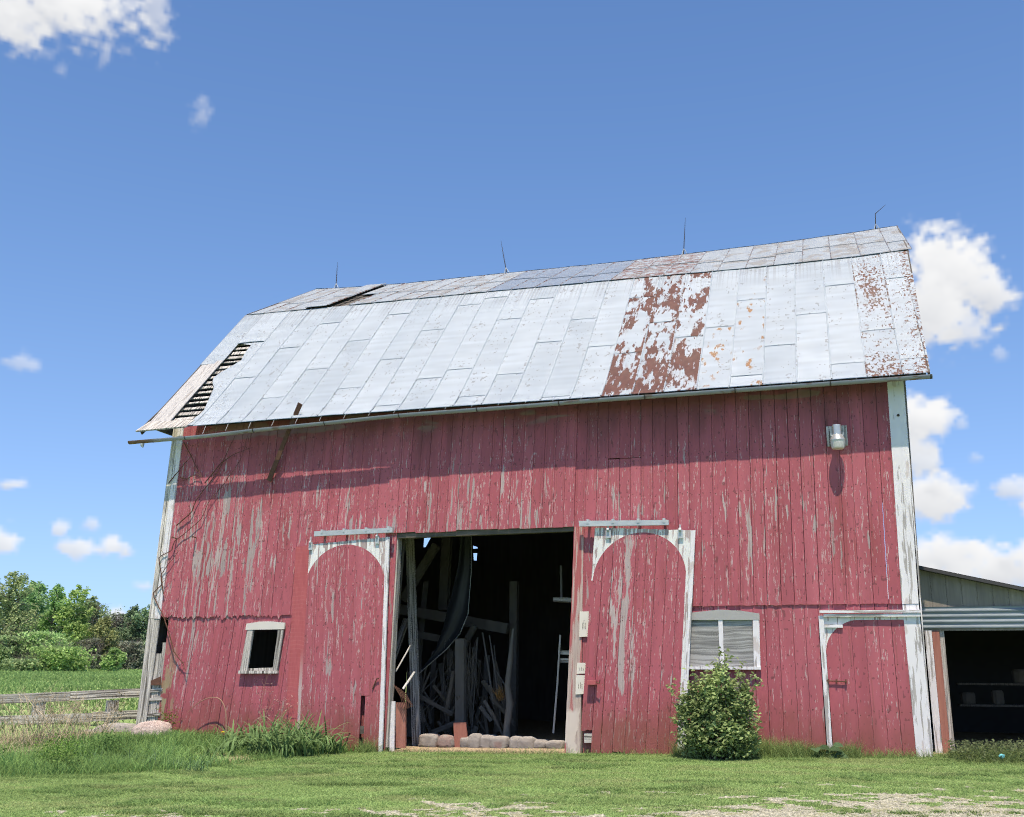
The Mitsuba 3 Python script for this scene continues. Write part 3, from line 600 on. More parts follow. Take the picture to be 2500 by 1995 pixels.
# ---- front wall: every board its own piece; the upper courses lap over the lower ones
lean_u = lambda x: interp(x, [-17, -14, -10, -7, -5.4, 0], [.045, .036, .048, .050, .024, .021])
lean_l = lambda x: interp(x, [-16.6, -15.6, -14, -13, -11, -6.5, -4.2, -1.7, 0], [.02, .11, .105, .10, .05, .07, .02, .004, -.006])
LAP = 2.80
def board(parent, xa, xb, z0, z1, y, leanf, ref=LAP, t=.026, mat="red_wood", rag=0., name="board", gap=.004, cut0=None):
    NID[0] = (NID[0] + 1) % 89; o = 10.0 * NID[0]; la, lb = leanf(xa), leanf(xb); yo = y + rng.uniform(-.005, .005); tw = rng.uniform(-.003, .003)
    g = gap * rng.uniform(.5, 1.5); fx = lambda x, l, z: x + l * (z - ref)
    n = 5 if rag else 1; fr = np.linspace(0, 1, n + 1); zb = z0 + (rng.uniform(-rag, rag * .4, n + 1) * rng.random(n + 1) if rag else rng.uniform(-.012, .012) * np.ones(2))
    A = np.array([[fx(xa + g, la, z) * (1 - s) + fx(xb - g, lb, z) * s, yo + tw * (2 * s - 1), z] for s, z in zip(fr, zb)]); B = np.array([[fx(xa + g, la, z1) * (1 - s) + fx(xb - g, lb, z1) * s, yo - tw * (2 * s - 1), z1] for s in fr])
    w = xb - xa; m = MB(); back = np.array([0, t, 0])
    for i in range(n): m.add([A[i], A[i + 1], B[i + 1], B[i]], [[0, 1, 2, 3]], [(o + fr[i] * w, zb[i]), (o + fr[i + 1] * w, zb[i + 1]), (o + fr[i + 1] * w, z1), (o + fr[i] * w, z1)])
    for i in range(n): m.add([A[i] + back, A[i + 1] + back, A[i + 1], A[i]], [[0, 1, 2, 3]], [(o + fr[i] * w, 0)] * 4)
    m.add([A[0] + back, A[0], B[0], B[0] + back], [[0, 1, 2, 3]], [(o, zb[0]), (o, zb[0]), (o, z1), (o, z1)]); m.add([A[-1], A[-1] + back, B[-1] + back, B[-1]], [[0, 1, 2, 3]], [(o + w, zb[-1]), (o + w, zb[-1]), (o + w, z1), (o + w, z1)])
    m.add([A[0] + back, A[-1] + back, B[-1] + back, B[0] + back], [[1, 0, 3, 2]], [(o, z0), (o + w, z0), (o + w, z1), (o, z1)])
    return obj(name, m, mat, parent)
def widths(a, b, w=.247):
    n = max(1, round((b - a) / w)); e = np.linspace(a, b, n + 1); e[1:-1] += rng.uniform(-.022, .022, n - 1); return list(zip(e[:-1], e[1:]))


FWALL = "barn__front_wall"
HX0, HX1 = -11.03, -6.67                                        # header boards over the doorway (at the lap height)
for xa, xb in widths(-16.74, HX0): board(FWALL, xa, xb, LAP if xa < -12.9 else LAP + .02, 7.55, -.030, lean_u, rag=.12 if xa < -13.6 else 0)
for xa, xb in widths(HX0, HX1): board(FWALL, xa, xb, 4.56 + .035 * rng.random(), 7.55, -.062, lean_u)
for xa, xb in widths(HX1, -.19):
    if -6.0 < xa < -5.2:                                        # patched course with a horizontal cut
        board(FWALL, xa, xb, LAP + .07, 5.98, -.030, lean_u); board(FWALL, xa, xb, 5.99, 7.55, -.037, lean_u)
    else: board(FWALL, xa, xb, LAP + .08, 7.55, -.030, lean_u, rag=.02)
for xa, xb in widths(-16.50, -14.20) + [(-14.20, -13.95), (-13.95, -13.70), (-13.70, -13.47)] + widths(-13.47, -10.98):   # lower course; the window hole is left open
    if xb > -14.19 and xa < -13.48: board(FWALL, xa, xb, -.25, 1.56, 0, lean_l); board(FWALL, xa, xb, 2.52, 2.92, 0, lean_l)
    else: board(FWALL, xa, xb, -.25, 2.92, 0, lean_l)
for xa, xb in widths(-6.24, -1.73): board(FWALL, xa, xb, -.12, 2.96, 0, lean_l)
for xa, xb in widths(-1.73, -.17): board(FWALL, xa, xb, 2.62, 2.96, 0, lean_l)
# door-side posts and boards of the doorway
obj("board", MB().plank((-10.97, -.012, -.1), (-10.85, -.012, 4.58), .34, .03), "red_wood", FWALL)
obj("board", MB().plank((-6.30, -.015, .0), (-6.26, -.015, 4.58), .30, .03), "red_wood", FWALL)
P = obj("jamb_post", MB().plank((-6.665, .03, -.02), (-6.47, .03, 4.56), .33, .16, w2=.19), "jamb_wood", FWALL); tag(P, "worn doorway post with patches of white paint and paper")
P = obj("jamb_post", MB().plank((-10.80, .10, .0), (-10.70, .10, 4.6), .10, .20), "grey_wood", FWALL); tag(P, "bare grey frame timber at the left edge of the doorway")
for px, py, w, h in ((1427, 1524, .19, .52), (1421, 1632, .20, .22), (1418, 1672, .19, .38)):
    q = at(px, py, -.075); m = MB(); tid = None
    m.hexa([(q[0] - w / 2 - .02, q[1], q[2] - h / 2), (q[0] + w / 2 - .02, q[1], q[2] - h / 2 + .01), (q[0] + w / 2, q[1], q[2] + h / 2), (q[0] - w / 2, q[1], q[2] + h / 2)], [(q[0] - w / 2 - .02, q[1] + .012, q[2] - h / 2), (q[0] + w / 2 - .02, q[1] + .012, q[2] - h / 2 + .01), (q[0] + w / 2, q[1] + .012, q[2] + h / 2), (q[0] - w / 2, q[1] + .012, q[2] + h / 2)])
    k = obj("notice_board", m, "paper", FWALL)
    for j in range(3): obj("mark", MB().box((q[0] - .05 + .035 * j, q[1] - .004, q[2] - h * .2), (q[0] - .042 + .035 * j, q[1] - .001, q[2] + h * (.05 + .1 * (j % 2)))), "ink", k)
# corner boards
def corner(x0, x1, z0, dx0, dx1, z1, y, mat, t=.03, label=None):
    k = obj("corner_board", MB().hexa([(x0, y, z0), (x1, y, z0), (dx1, y, z1), (dx0, y, z1)], [(x0, y + t, z0), (x1, y + t, z0), (dx1, y + t, z1), (dx0, y + t, z1)]), mat, "barn")
    if label: tag(k, label)
corner(-.165, .118, .02, -.185, .107, 2.86, -.045, "white_wood"); corner(-.190, .105, 2.865, -.105, .198, 7.45, -.055, "white_wood")
corner(-17.03, -16.87, 2.76, -16.80, -16.655, 7.45, -.050, "grey_wood"); corner(-16.868, -16.705, 2.752, -16.653, -16.50, 7.45, -.058, "white_wood")
corner(-17.128, -16.87, .12, -17.035, -16.715, 2.75, -.045, "grey_wood")
corner(-16.86, -16.66, .15, -16.80, -16.58, 1.95, .0, "grey_wood"); corner(-16.655, -16.50, .15, -16.62, -16.50, 2.2, .015, "grey_wood")
obj("corner_return", MB().hexa([(.12, .25, .02), (.12, -.04, .02), (.20, -.05, 7.4), (.20, .25, 7.4)][::1], [(.10, .25, .02), (.10, -.04, .02), (.18, -.05, 7.4), (.18, .25, 7.4)]), "white_wood", "barn")
m = MB(); m.plank((-16.80, -.05, 1.28), (-16.52, -.07, 1.33), .10, .02, wd=(0, 0, 1), w2=.2); obj("torn_tin", m, "rust", "barn"); tag("barn__torn_tin", "torn rusty tin scrap caught in the gap at the left corner")
for z in (.55, .9, 1.1): obj("gap_slat", MB().plank((-16.88, -.02, z), (-16.50, -.01, z + .03), .07, .02, wd=(0, 0, 1)), "grey_wood", "barn")
for px, py in ((431, 1315), (479, 1313)):
    q = at(px, py, -.04); m = MB(); m.tube([q, q + [.0, -.16, .01]], .013, 6); m.tube([q + [0, -.15, .01], q + [0, -.16, .01]], .026, 6); obj("spike", m, "rust", "barn")
for px, py in ((2214, 1020), (2209, 1048), (2216, 1076), (2212, 1096)): obj("nail", MB().tube([at(px - 14, py, .05), at(px - 14, py, .05) + [.10, 0, 0]], .006, 5), "rust", "barn")
q = at(2193, 1014, -.06); obj("knot_hole", MB().mesh(trimesh.creation.icosphere(1, .028).apply_translation(q)), "ink", "barn")

# ---- rear and gable walls, with the small openings through which the sky shows
from shapely.geometry import Polygon, box as sbox
def wall_xy(poly, holes, to3, t=.05):
    P = Polygon(poly)
    for h in holes: P = P.difference(Polygon(h))
    m = trimesh.creation.extrude_polygon(P, t, engine="earcut"); return trimesh.Trimesh(to3(np.array(m.vertices)), m.faces, process=False)
q = [at(1035, 1298, DEEP), at(1060, 1298, DEEP), at(1039, 1336, DEEP), at(1033, 1336, DEEP)]; h1 = [(p[0], p[2]) for p in q]
def hole(*pp): return [(at(a, b, DEEP)[0], at(a, b, DEEP)[2]) for a, b in pp]
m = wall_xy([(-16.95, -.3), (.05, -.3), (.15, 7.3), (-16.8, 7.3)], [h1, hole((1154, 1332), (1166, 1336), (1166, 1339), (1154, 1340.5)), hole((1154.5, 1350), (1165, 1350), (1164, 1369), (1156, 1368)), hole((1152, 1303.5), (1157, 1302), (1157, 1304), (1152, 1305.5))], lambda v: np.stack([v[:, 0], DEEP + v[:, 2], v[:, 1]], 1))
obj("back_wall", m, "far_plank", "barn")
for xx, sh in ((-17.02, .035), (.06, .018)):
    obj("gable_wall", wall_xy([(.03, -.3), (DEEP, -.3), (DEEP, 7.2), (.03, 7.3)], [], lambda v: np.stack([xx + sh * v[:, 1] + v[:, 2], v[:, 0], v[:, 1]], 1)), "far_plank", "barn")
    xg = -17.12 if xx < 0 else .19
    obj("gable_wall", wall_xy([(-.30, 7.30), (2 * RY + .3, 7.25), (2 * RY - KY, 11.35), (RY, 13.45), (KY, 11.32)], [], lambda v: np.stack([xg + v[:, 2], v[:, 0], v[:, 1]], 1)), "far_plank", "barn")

# ---- gutter, hung lower towards the left
gy_ = lambda x: interp(x, [-17.7, -12, -4, .7], [-.535, -.525, -.49, -.48]); gz_ = lambda x: interp(x, [-17.66, -16.5, -15.6, -14, -12.3, -10.9, -10.3, -7.85, -6, -3.85, .7], [7.00, 7.01, 7.02, 7.085, 7.128, 7.172, 7.185, 7.185, 7.20, 7.195, 7.185])
x = np.linspace(-17.68, .70, 60); th = np.linspace(math.radians(175), math.radians(372), 11); R = .068
ring = np.stack([np.stack([x, gy_(x) + R * math.cos(a), gz_(x) + R * math.sin(a) * 1.0], -1) for a in th], 1); ring2 = np.stack([np.stack([x, gy_(x) + (R - .006) * math.cos(a), gz_(x) + (R - .006) * math.sin(a)], -1) for a in th], 1)
nI = (np.arange(59)[:, None] * 11 + np.arange(10)[None]).ravel(); f = np.stack([nI, nI + 11, nI + 12, nI + 1], 1)
obj("trough", MB().add(ring.reshape(-1, 3), f).add(ring2.reshape(-1, 3), f[:, ::-1]), "gutter", "barn__gutter", smooth=True)
for i, xb in enumerate(np.arange(-17.0, .7, .93)):
    q = np.array([[xb, gy_(xb) + (R + .003) * math.cos(a), gz_(xb) + (R + .003) * math.sin(a)] for a in th]); d = np.array([.014, 0, 0]); fI = np.arange(10)
    obj("joint", MB().add(np.vstack([q - d, q + d]), np.stack([fI, fI + 11, fI + 12, fI + 1], 1)), "iron" if i % 2 else "gutter", "barn__gutter")
for xb in np.arange(-16.2, .5, .62): obj("strap", MB().tube([(xb, gy_(xb) - .05, gz_(xb) + .03), low(xb, .012, .035), low(xb + .02, .035, .04)], .006, 4), "galv", "barn__gutter")
for xb, mt in ((.698, "gutter"), (-17.675, "rust")):
    m = MB(); q = np.array([[xb, gy_(xb) + R * math.cos(a), gz_(xb) + R * math.sin(a)] for a in th]); m.add(np.vstack([q, [[xb, gy_(xb), gz_(xb)]]]), [[i, i + 1, 11] for i in range(10)])
    if mt == "gutter": obj("end_cap", m, mt, "barn__gutter")
q = np.array([-17.30, gy_(-17.3), gz_(-17.3) - .07]); obj("broken_outlet", MB().tube([q, q + [0, 0, -.05], q + [.03, 0, -.10]], [.05, .045, .015], 8), "galv", "barn__gutter")

# ---- sliding doors on their tracks
D1 = "barn__sliding_door"
zt = lambda x: interp(x, [-12.8, -10.79], [4.37, 4.478])
lean0 = lambda x: 0.0 * x
for i, (xa, xb) in enumerate(widths(-12.79, -10.885, .24)):
    y = -.160
    if i == 6:                                                   # a slot rotted out of one plank
        board(D1, xa, xb, 1.05, zt((xa + xb) / 2), y, lean0, name="plank", gap=.002); board(D1, xa + .10, xb, -.10, 1.05, y, lean0, name="plank", gap=.002)
    else: board(D1, xa, xb, -.10 + .02 * rng.random(), zt((xa + xb) / 2), y, lean0, name="plank", gap=.002, rag=.03)
board(D1, -10.885, -10.79, -.12, 4.478, -.178, lean0, t=.05, mat="white_wood", name="edge_strip")
for z in (.35, 2.2, 4.1): obj("rail", MB().plank((-12.75, -.115, z), (-10.85, -.115, z), .16, .035, wd=(0, 0, 1)), "dark_wood", D1)
for xx in (-12.74, -11.08):
    m = MB(); m.box((xx - .045, -.20, zt(xx) - .13), (xx + .045, -.178, zt(xx) + .04)); m.tube([(xx - .02, -.20, zt(xx) + .03), (xx + .02, -.20, zt(xx) + .03)], .045, 8); m.box((xx - .012, -.20, zt(xx) + .03), (xx + .012, -.185, zt(xx) + .17)); obj("hanger", m, "galv", D1)
q = at(915, 1668, -.185); obj("latch", MB().tube([q + [-.05, 0, -.12], q, q + [.06, -.02, .10], q + [.10, -.02, .10]], .014, 5), "rust", D1)
D2 = "barn__sliding_door_001"; tag(D2, "right sliding door, its red paint worn to bare grey down the middle"); used[D1] = 1; tag(D1, "left sliding door, with a dark slot rotted in its foot")
le = lambda x: .085
zt2 = lambda x: interp(x, [-6.12, -4.02], [4.519, 4.385])
for i, (xa, xb) in enumerate(widths(-6.12, -4.10, .225)):
    zb = [.46, -.05, -.03, .06, -.09, .03, .03, .03, .04][min(i, 8)]
    board(D2, xa, xb, zb, zt2((xa + xb) / 2), -.160, le, ref=4.4, name="plank", gap=.003 if i > 2 else .006, rag=.06 if i < 5 else .02)
board(D2, -4.10, -4.01, .0, 4.385, -.178, le, ref=4.4, t=.05, mat="white_wood", name="edge_strip")
for z in (.30, 2.2, 4.1): obj("rail", MB().plank((-6.05 - .085 * (4.4 - z), -.115, z), (-4.08 - .085 * (4.4 - z), -.115, z), .18, .035, wd=(0, 0, 1)), "grey_wood", D2)
for px in (1485, 1661):
    q = at(px, 1300, -.19); m = MB(); m.box((q[0] - .055, -.20, q[2] - .12), (q[0] + .055, -.178, q[2] + .05)); m.box((q[0] - .014, -.20, q[2] + .03), (q[0] + .014, -.185, q[2] + .16)); m.tube([(q[0] - .025, -.205, q[2] + .05), (q[0] + .025, -.205, q[2] + .05)], .045, 8); obj("hanger", m, "galv", D2)
q = at(1448, 1668, -.18); obj("latch", MB().box((q[0] - .10, -.30, q[2] - .03), (q[0] + .08, -.178, q[2] + .06)), "rough_red", D2); obj("hook", MB().tube([q + [.07, -.10, .02], q + [.16, -.12, .0], q + [.17, -.12, .07]], .012, 5), "rust", D2)
for (xa, xb, za, zb) in ((-12.645, -10.70, 4.60, 4.617), (-6.43, -4.545, 4.60, 4.555)):
    k = obj("door_track", MB().hexa([(xa, -.235, za - .055), (xb, -.235, zb - .05), (xb, -.235, zb + .055), (xa, -.235, za + .06)], [(xa, -.155, za - .055), (xb, -.155, zb - .05), (xb, -.155, zb + .055), (xa, -.155, za + .06)]), "galv", "barn")
    for s in np.linspace(.1, .95, 4):
        xx = xa + (xb - xa) * s; z = za + (zb - za) * s + .06; obj("bracket", MB().box((xx - .025, -.245, z - .06), (xx + .025, -.06, z + .03)), "galv", k)
obj("header_beam", MB().plank((-10.9, .05, 4.54), (-6.6, .05, 4.56), .16, .14, wd=(0, 0, 1)), "dark_wood", "barn")
k = obj("rough_board", MB().hexa([(-13.165, -.135, .15), (-12.80, -.135, .10), (-12.80, -.135, 4.36), (-13.15, -.135, 4.335)], [(-13.165, -.10, .15), (-12.80, -.10, .10), (-12.80, -.10, 4.36), (-13.15, -.10, 4.335)]), "rough_red", "barn"); tag(k, "wide rough-sawn board, brighter red than the wall, left of the sliding door")

# ---- windows
def flatpoly(pts, y, t=.05):
    return MB().hexa([(p[0], y, p[1]) for p in pts], [(p[0], y + t, p[1]) for p in pts])
W1 = "barn__window"; tag(W1, "small unglazed window with a bare grey frame, black inside")
obj("head_board", MB().add(*(lambda m: (m.vertices, m.faces))(wall_xy([(-14.36, 2.475), (-13.36, 2.485), (-13.35, 2.63), (-13.75, 2.665), (-14.0, 2.66), (-14.34, 2.615)], [], lambda v: np.stack([v[:, 0], -.085 + v[:, 2], v[:, 1]], 1))), uv=None), "grey_wood", W1)
obj("jamb", flatpoly([(-14.43, 1.57), (-14.25, 1.57), (-14.155, 2.47), (-14.325, 2.47)], -.075), "grey_wood", W1)
obj("jamb", flatpoly([(-13.60, 1.57), (-13.475, 1.57), (-13.375, 2.47), (-13.52, 2.47)], -.075), "grey_wood", W1)
obj("sill", flatpoly([(-14.46, 1.505), (-13.465, 1.515), (-13.465, 1.57), (-14.455, 1.57)], -.11, .09), "grey_wood", W1)
obj("stop", flatpoly([(-14.25, 1.572), (-13.60, 1.572), (-13.60, 1.64), (-14.25, 1.625)], -.03, .03), "grey_wood", W1)
W2 = "barn__boarded_window"; tag(W2, "window boarded up with two weathered plywood sheets in a grey frame")
obj("head_board", MB().add(*(lambda m: (m.vertices, m.faces))(wall_xy([(-4.36, 2.605), (-2.84, 2.592), (-2.84, 2.715), (-3.2, 2.775), (-3.62, 2.80), (-4.36, 2.73)], [], lambda v: np.stack([v[:, 0], -.090 + v[:, 2], v[:, 1]], 1))), uv=None), "plywood", W2)
obj("plywood_panel", flatpoly([(-4.34, 1.70), (-3.63, 1.70), (-3.63, 2.60), (-4.34, 2.60)], -.040, .03), "plywood", W2)
obj("plywood_panel", flatpoly([(-3.57, 1.70), (-2.99, 1.70), (-2.99, 2.60), (-3.57, 2.60)], -.044, .03), "plywood", W2)
obj("mullion", flatpoly([(-3.645, 1.70), (-3.565, 1.70), (-3.560, 2.60), (-3.645, 2.60)], -.078, .05), "white_wood", W2)
obj("jamb", flatpoly([(-2.995, 1.70), (-2.872, 1.70), (-2.848, 2.60), (-2.975, 2.60)], -.085), "white_wood", W2)
obj("jamb", flatpoly([(-4.38, 1.70), (-4.30, 1.70), (-4.28, 2.60), (-4.36, 2.60)], -.085), "grey_wood", W2)
obj("sill", flatpoly([(-4.38, 1.645), (-2.865, 1.645), (-2.865, 1.70), (-4.38, 1.70)], -.12, .09), "white_wood", W2)
# ---- arched door at the right corner
A1 = "barn__side_door"; tag(A1, "tall red side door with a white arched corner beside the right corner board")
for xa, xb in widths(-1.635, -.175, .235): board(A1, xa, xb, .06 + .03 * rng.random(), 2.645, -.030, lambda x: -.006, ref=2.64, name="plank", gap=.003)
obj("edge_strip", MB().hexa([(-1.725, -.075, .02), (-1.632, -.075, .02), (-1.632, -.075, 2.66), (-1.725, -.075, 2.66)], [(-1.725, -.01, .02), (-1.632, -.01, .02), (-1.632, -.01, 2.66), (-1.725, -.01, 2.66)]), "white_wood", A1)
obj("head_rail", MB().plank((-1.70, -.085, 2.735), (.13, -.085, 2.725), .05, .07, wd=(0, 0, 1)), "white_wood", A1)
obj("head_rail", MB().plank((-1.63, -.075, 2.665), (.12, -.075, 2.655), .055, .05, wd=(0, 0, 1)), "white_wood", A1)
obj("cross_rail", MB().plank((-1.63, -.06, 2.47), (-1.29, -.06, 2.46), .06, .03, wd=(0, 0, 1)), "white_wood", A1)
q = at(2018, 1662, -.07); m = MB(); m.tube([q, q + [.37, -.0, -.015]], .012, 6)
for s in (.03, .18, .35): m.box((q[0] + s - .014, q[1] - .02, q[2] - .035), (q[0] + s + .014, q[1] + .03, q[2] + .03))
obj("bolt", m, "rust", A1)

# ---- inside the doorway
I1 = "barn"
obj("prop_plank", MB().plank(at(1018, 1832, 1.9), at(1000, 1290, 2.3), .20, .09, wd=(1, .15, 0)), "grey_wood", I1); tag("barn__prop_plank", "long grey plank propped upright just inside the doorway")
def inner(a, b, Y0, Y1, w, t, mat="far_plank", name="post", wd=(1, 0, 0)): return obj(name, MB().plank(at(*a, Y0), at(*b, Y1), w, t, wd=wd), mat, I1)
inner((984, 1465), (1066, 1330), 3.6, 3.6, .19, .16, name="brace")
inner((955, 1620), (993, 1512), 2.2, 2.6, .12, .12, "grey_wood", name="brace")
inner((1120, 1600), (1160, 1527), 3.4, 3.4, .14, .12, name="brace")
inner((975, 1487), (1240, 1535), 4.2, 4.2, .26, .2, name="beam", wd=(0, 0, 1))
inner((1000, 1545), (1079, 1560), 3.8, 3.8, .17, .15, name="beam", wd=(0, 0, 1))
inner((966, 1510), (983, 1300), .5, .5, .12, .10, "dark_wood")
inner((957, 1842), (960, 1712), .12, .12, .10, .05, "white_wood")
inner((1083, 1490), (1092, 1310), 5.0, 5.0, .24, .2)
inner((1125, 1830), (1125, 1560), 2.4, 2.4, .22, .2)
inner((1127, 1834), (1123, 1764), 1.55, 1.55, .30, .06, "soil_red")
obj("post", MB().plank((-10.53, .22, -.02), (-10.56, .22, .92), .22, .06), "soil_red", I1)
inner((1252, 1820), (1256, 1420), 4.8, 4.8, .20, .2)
m = MB(); pts = [at(x_, y_, 1.9) + [0, .03 * (i_ % 2), 0] for i_, (x_, y_) in enumerate(((1238, 1834), (1236, 1775), (1245, 1720), (1238, 1675), (1246, 1610), (1252, 1535)))]; m.tube(pts, [.13, .075, .085, .07, .06, .025], 9); obj("crooked_pole", m, "far_plank", I1, smooth=True)
obj("thin_pole", MB().tube([at(1351, 1790, 1.9), at(1361, 1670, 1.9), at(1368, 1550, 1.9)], .022, 6), "grey_wood", I1)
for a_, b_ in (((1352, 1464), (1400, 1466)), ((1368, 1592), (1398, 1594)), ((1366, 1612), (1398, 1613))): inner(a_, b_, 2.0, 2.0, .10, .12, "grey_wood", "shelf", (0, 0, 1))
inner((1371, 1460), (1370, 1381), 2.2, 2.2, .05, .05, name="shelf_upright")
obj("ledge", MB().plank((-6.40, .02, .42), (-5.95, .02, .40), .22, .05, wd=(0, 0, 1)), "grey_wood", I1)
# dark tarpaulin hanging from the loft
tt, ss = np.meshgrid(np.linspace(0, 1, 16), np.linspace(0, 1, 10)); k6 = np.linspace(0, 1, 6)
Lk, Rk = np.array([at(*p, 2.5) for p in ((1126, 1300), (1118, 1380), (1098, 1460), (1080, 1530), (1060, 1590), (1030, 1632))]), np.array([at(*p, 2.4) for p in ((1150, 1300), (1150, 1400), (1142, 1500), (1122, 1548), (1090, 1585), (1032, 1636))])
L0 = np.stack([np.interp(tt, k6, Lk[:, i]) for i in range(3)], -1); R0 = np.stack([np.interp(tt, k6, Rk[:, i]) for i in range(3)], -1)
q = L0 * (1 - ss[..., None]) + R0 * ss[..., None]; q[..., 1] += .05 * np.sin(ss * 9 + tt * 3); Iq = (np.arange(9)[:, None] * 16 + np.arange(15)[None]).ravel(); front = q.reshape(-1, 3)
fq = np.stack([Iq, Iq + 1, Iq + 17, Iq + 16], 1)
tag(obj("tarpaulin", MB().add(front, fq).add(front + [0, .006, 0], fq[:, ::-1]), "tarp", smooth=True), "dark slate tarpaulin hanging from the loft inside the doorway", "tarpaulin")
m = MB(); c_ = [R0[0, i] + np.array([.012, -.02, 0]) for i in range(16)]; m.tube(c_ + [at(1000, 1665, 2.3)], .007, 5); tag(obj("rope", m, "galv"), "thin pale rope along the curved edge of the dark tarpaulin", "rope")
STK = [((1150, 1805), (1165, 1568), 1.0, .022, "straight thin stick leaning left of the bundle of poles"), ((1205, 1720), (1178, 1545), .9, .026, "longest pale pole of the bundle, leaning left"), ((1216, 1700), (1195, 1552), .85, .020, "whitish thin pole leaning in the middle of the bundle"),
       ((1150, 1700), (1166, 1556), 1.2, .030, "brown pole leaning right behind the bundle"), ((1143, 1690), (1158, 1580), 1.1, .02, "short dark pole leaning behind the reddish post"), ((1222, 1760), (1206, 1575), 1.3, .02, "dark pole at the back of the bundle"),
       ((1028, 1742), (1096, 1668), .8, .012, "thin rod slanting low beside the propped plank"), ((1052, 1735), (1098, 1665), .85, .010, "second thin rod slanting low behind the first"), ((1030, 1690), (1068, 1650), .7, .012, "short thin rod crossing the dark left of the doorway"), ((1232, 1672), (1212, 1640), .5, .014, "short pale stick beside the crooked pole")]
for a, b, Yv, r, lb in STK: tag(obj("pole", MB().tube([at(*a, Yv + 1.7), (at(*a, Yv + 1.7) + at(*b, Yv + 2.1)) / 2 + [.01, 0, 0], at(*b, Yv + 2.1)], [r, r * .9, r * .8], 6), "far_plank", smooth=True), lb, "pole")
for i, (a, b, w) in enumerate((((1172, 1725), (1200, 1760), .09), ((1182, 1710), (1206, 1750), .08), ((1192, 1730), (1215, 1768), .07))): tag(obj("scrap_board", MB().plank(at(*b, 2.5), at(*a, 2.4), w, .02), "far_plank"), ["lowest of the three scrap boards leaning in the heap of poles", "middle of the three scrap boards leaning in the heap of poles", "shortest right-hand scrap board leaning in the heap of poles"][i], "board")
q = at(1222, 1692, 2.2); tag(obj("straw_bundle", (lambda b: MB().add(b[0], b[1], None, b[2]))(blades(q + rng.normal(0, .06, (150, 3)) - [0, 0, .08], rng.uniform(.08, .26, 150), np.full(150, .012), rng.uniform(.1, 1.2, 150), np.array([.42, .25, .10]) * rng.uniform(.5, 1.2, (150, 1)))), "straw"), "small tuft of tan straw caught among the poles inside the doorway", "straw")
for i in range(7):                                              # a bundle of wire hoops hung at the left post
    x0 = 962 + 4.5 * i; a, b, c_ = at(x0, 1672 + 3 * i, .12), at(978 + 5.0 * i, 1700 + 4 * i, .05 + .01 * i), at(985 + 3 * i, 1735 - 1.5 * i, .1)
    obj("wire", MB().tube([a, (a + b) / 2 + [.0, -.02, 0], b, c_], .007, 5), "rust", "wire_bundle")
tag("wire_bundle", "bundle of bent pale wires hanging at the left doorpost", "wire")
obj("stick", MB().plank(at(984, 1682, .1), at(1012, 1640, .25), .05, .02), "grey_wood", "wire_bundle"); obj("stick", MB().plank(at(966, 1640, .3), at(1003, 1575, .5), .03, .02), "grey_wood", "wire_bundle")
m = MB()
for i in range(46):                                             # heap of broken boards and hanging scraps
    px, py = rng.uniform(1000, 1235), rng.uniform(1665, 1812); q = at(px, py, rng.uniform(2.2, 3.8)); a = rng.normal(0, .5); L = rng.uniform(.4, 1.3); d = np.array([math.sin(a), rng.normal(0, .3), math.cos(a)]); m.plank(q - d * L / 2, q + d * L / 2, rng.uniform(.03, .11), .02, wd=(math.cos(a), .2, -math.sin(a)))
obj("debris_heap", m, "dark_wood"); tag("debris_heap", "dim tangled heap of splintered boards in the dark behind the propped plank", "debris", kind="stuff")
m = MB()
for i in range(70):
    q = at(rng.uniform(1085, 1165), rng.uniform(1560, 1640), rng.uniform(2.3, 2.7)); L = rng.uniform(.3, 1.5); m.tube([q, q + [rng.normal(0, .04), 0, -L * .5], q + [rng.normal(0, .12), .02, -L]], [.006, .005, .003], 3, cap=False)
obj("hanging_straw", m, "far_plank"); tag("hanging_straw", "thin grey strands hanging down below the dark tarpaulin", "straw", kind="stuff")
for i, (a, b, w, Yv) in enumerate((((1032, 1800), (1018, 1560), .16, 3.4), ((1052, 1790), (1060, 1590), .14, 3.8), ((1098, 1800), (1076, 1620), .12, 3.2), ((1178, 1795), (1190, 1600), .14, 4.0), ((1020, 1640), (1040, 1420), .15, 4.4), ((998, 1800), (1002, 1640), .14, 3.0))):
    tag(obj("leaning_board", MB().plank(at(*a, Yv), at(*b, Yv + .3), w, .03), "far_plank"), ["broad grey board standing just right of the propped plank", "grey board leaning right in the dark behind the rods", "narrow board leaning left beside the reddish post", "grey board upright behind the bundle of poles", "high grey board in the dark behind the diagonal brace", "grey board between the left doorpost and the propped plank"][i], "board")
# row of stones behind the threshold
for i, (px, w, h) in enumerate(((975, .22, .26), (1047, .46, .30), (1092, .36, .30), (1142, .34, .32), (1163, .30, .34), (1190, .36, .34), (1222, .42, .36), (1262, .30, .28), (1288, .40, .30), (1318, .36, .22), (1358, .40, .26))):
    q = at(px, 1822, 1.6); m = MB(); m.add(*rock((q[0], 1.6 + .08 * (i % 2), .03), (w * .54, .24, h * (.40 + .25 * ((i * 37) % 10) / 10)), 50 + i, 3, .24, .58)); obj("sill_stone", m, "sill_stone", "barn", smooth=True)

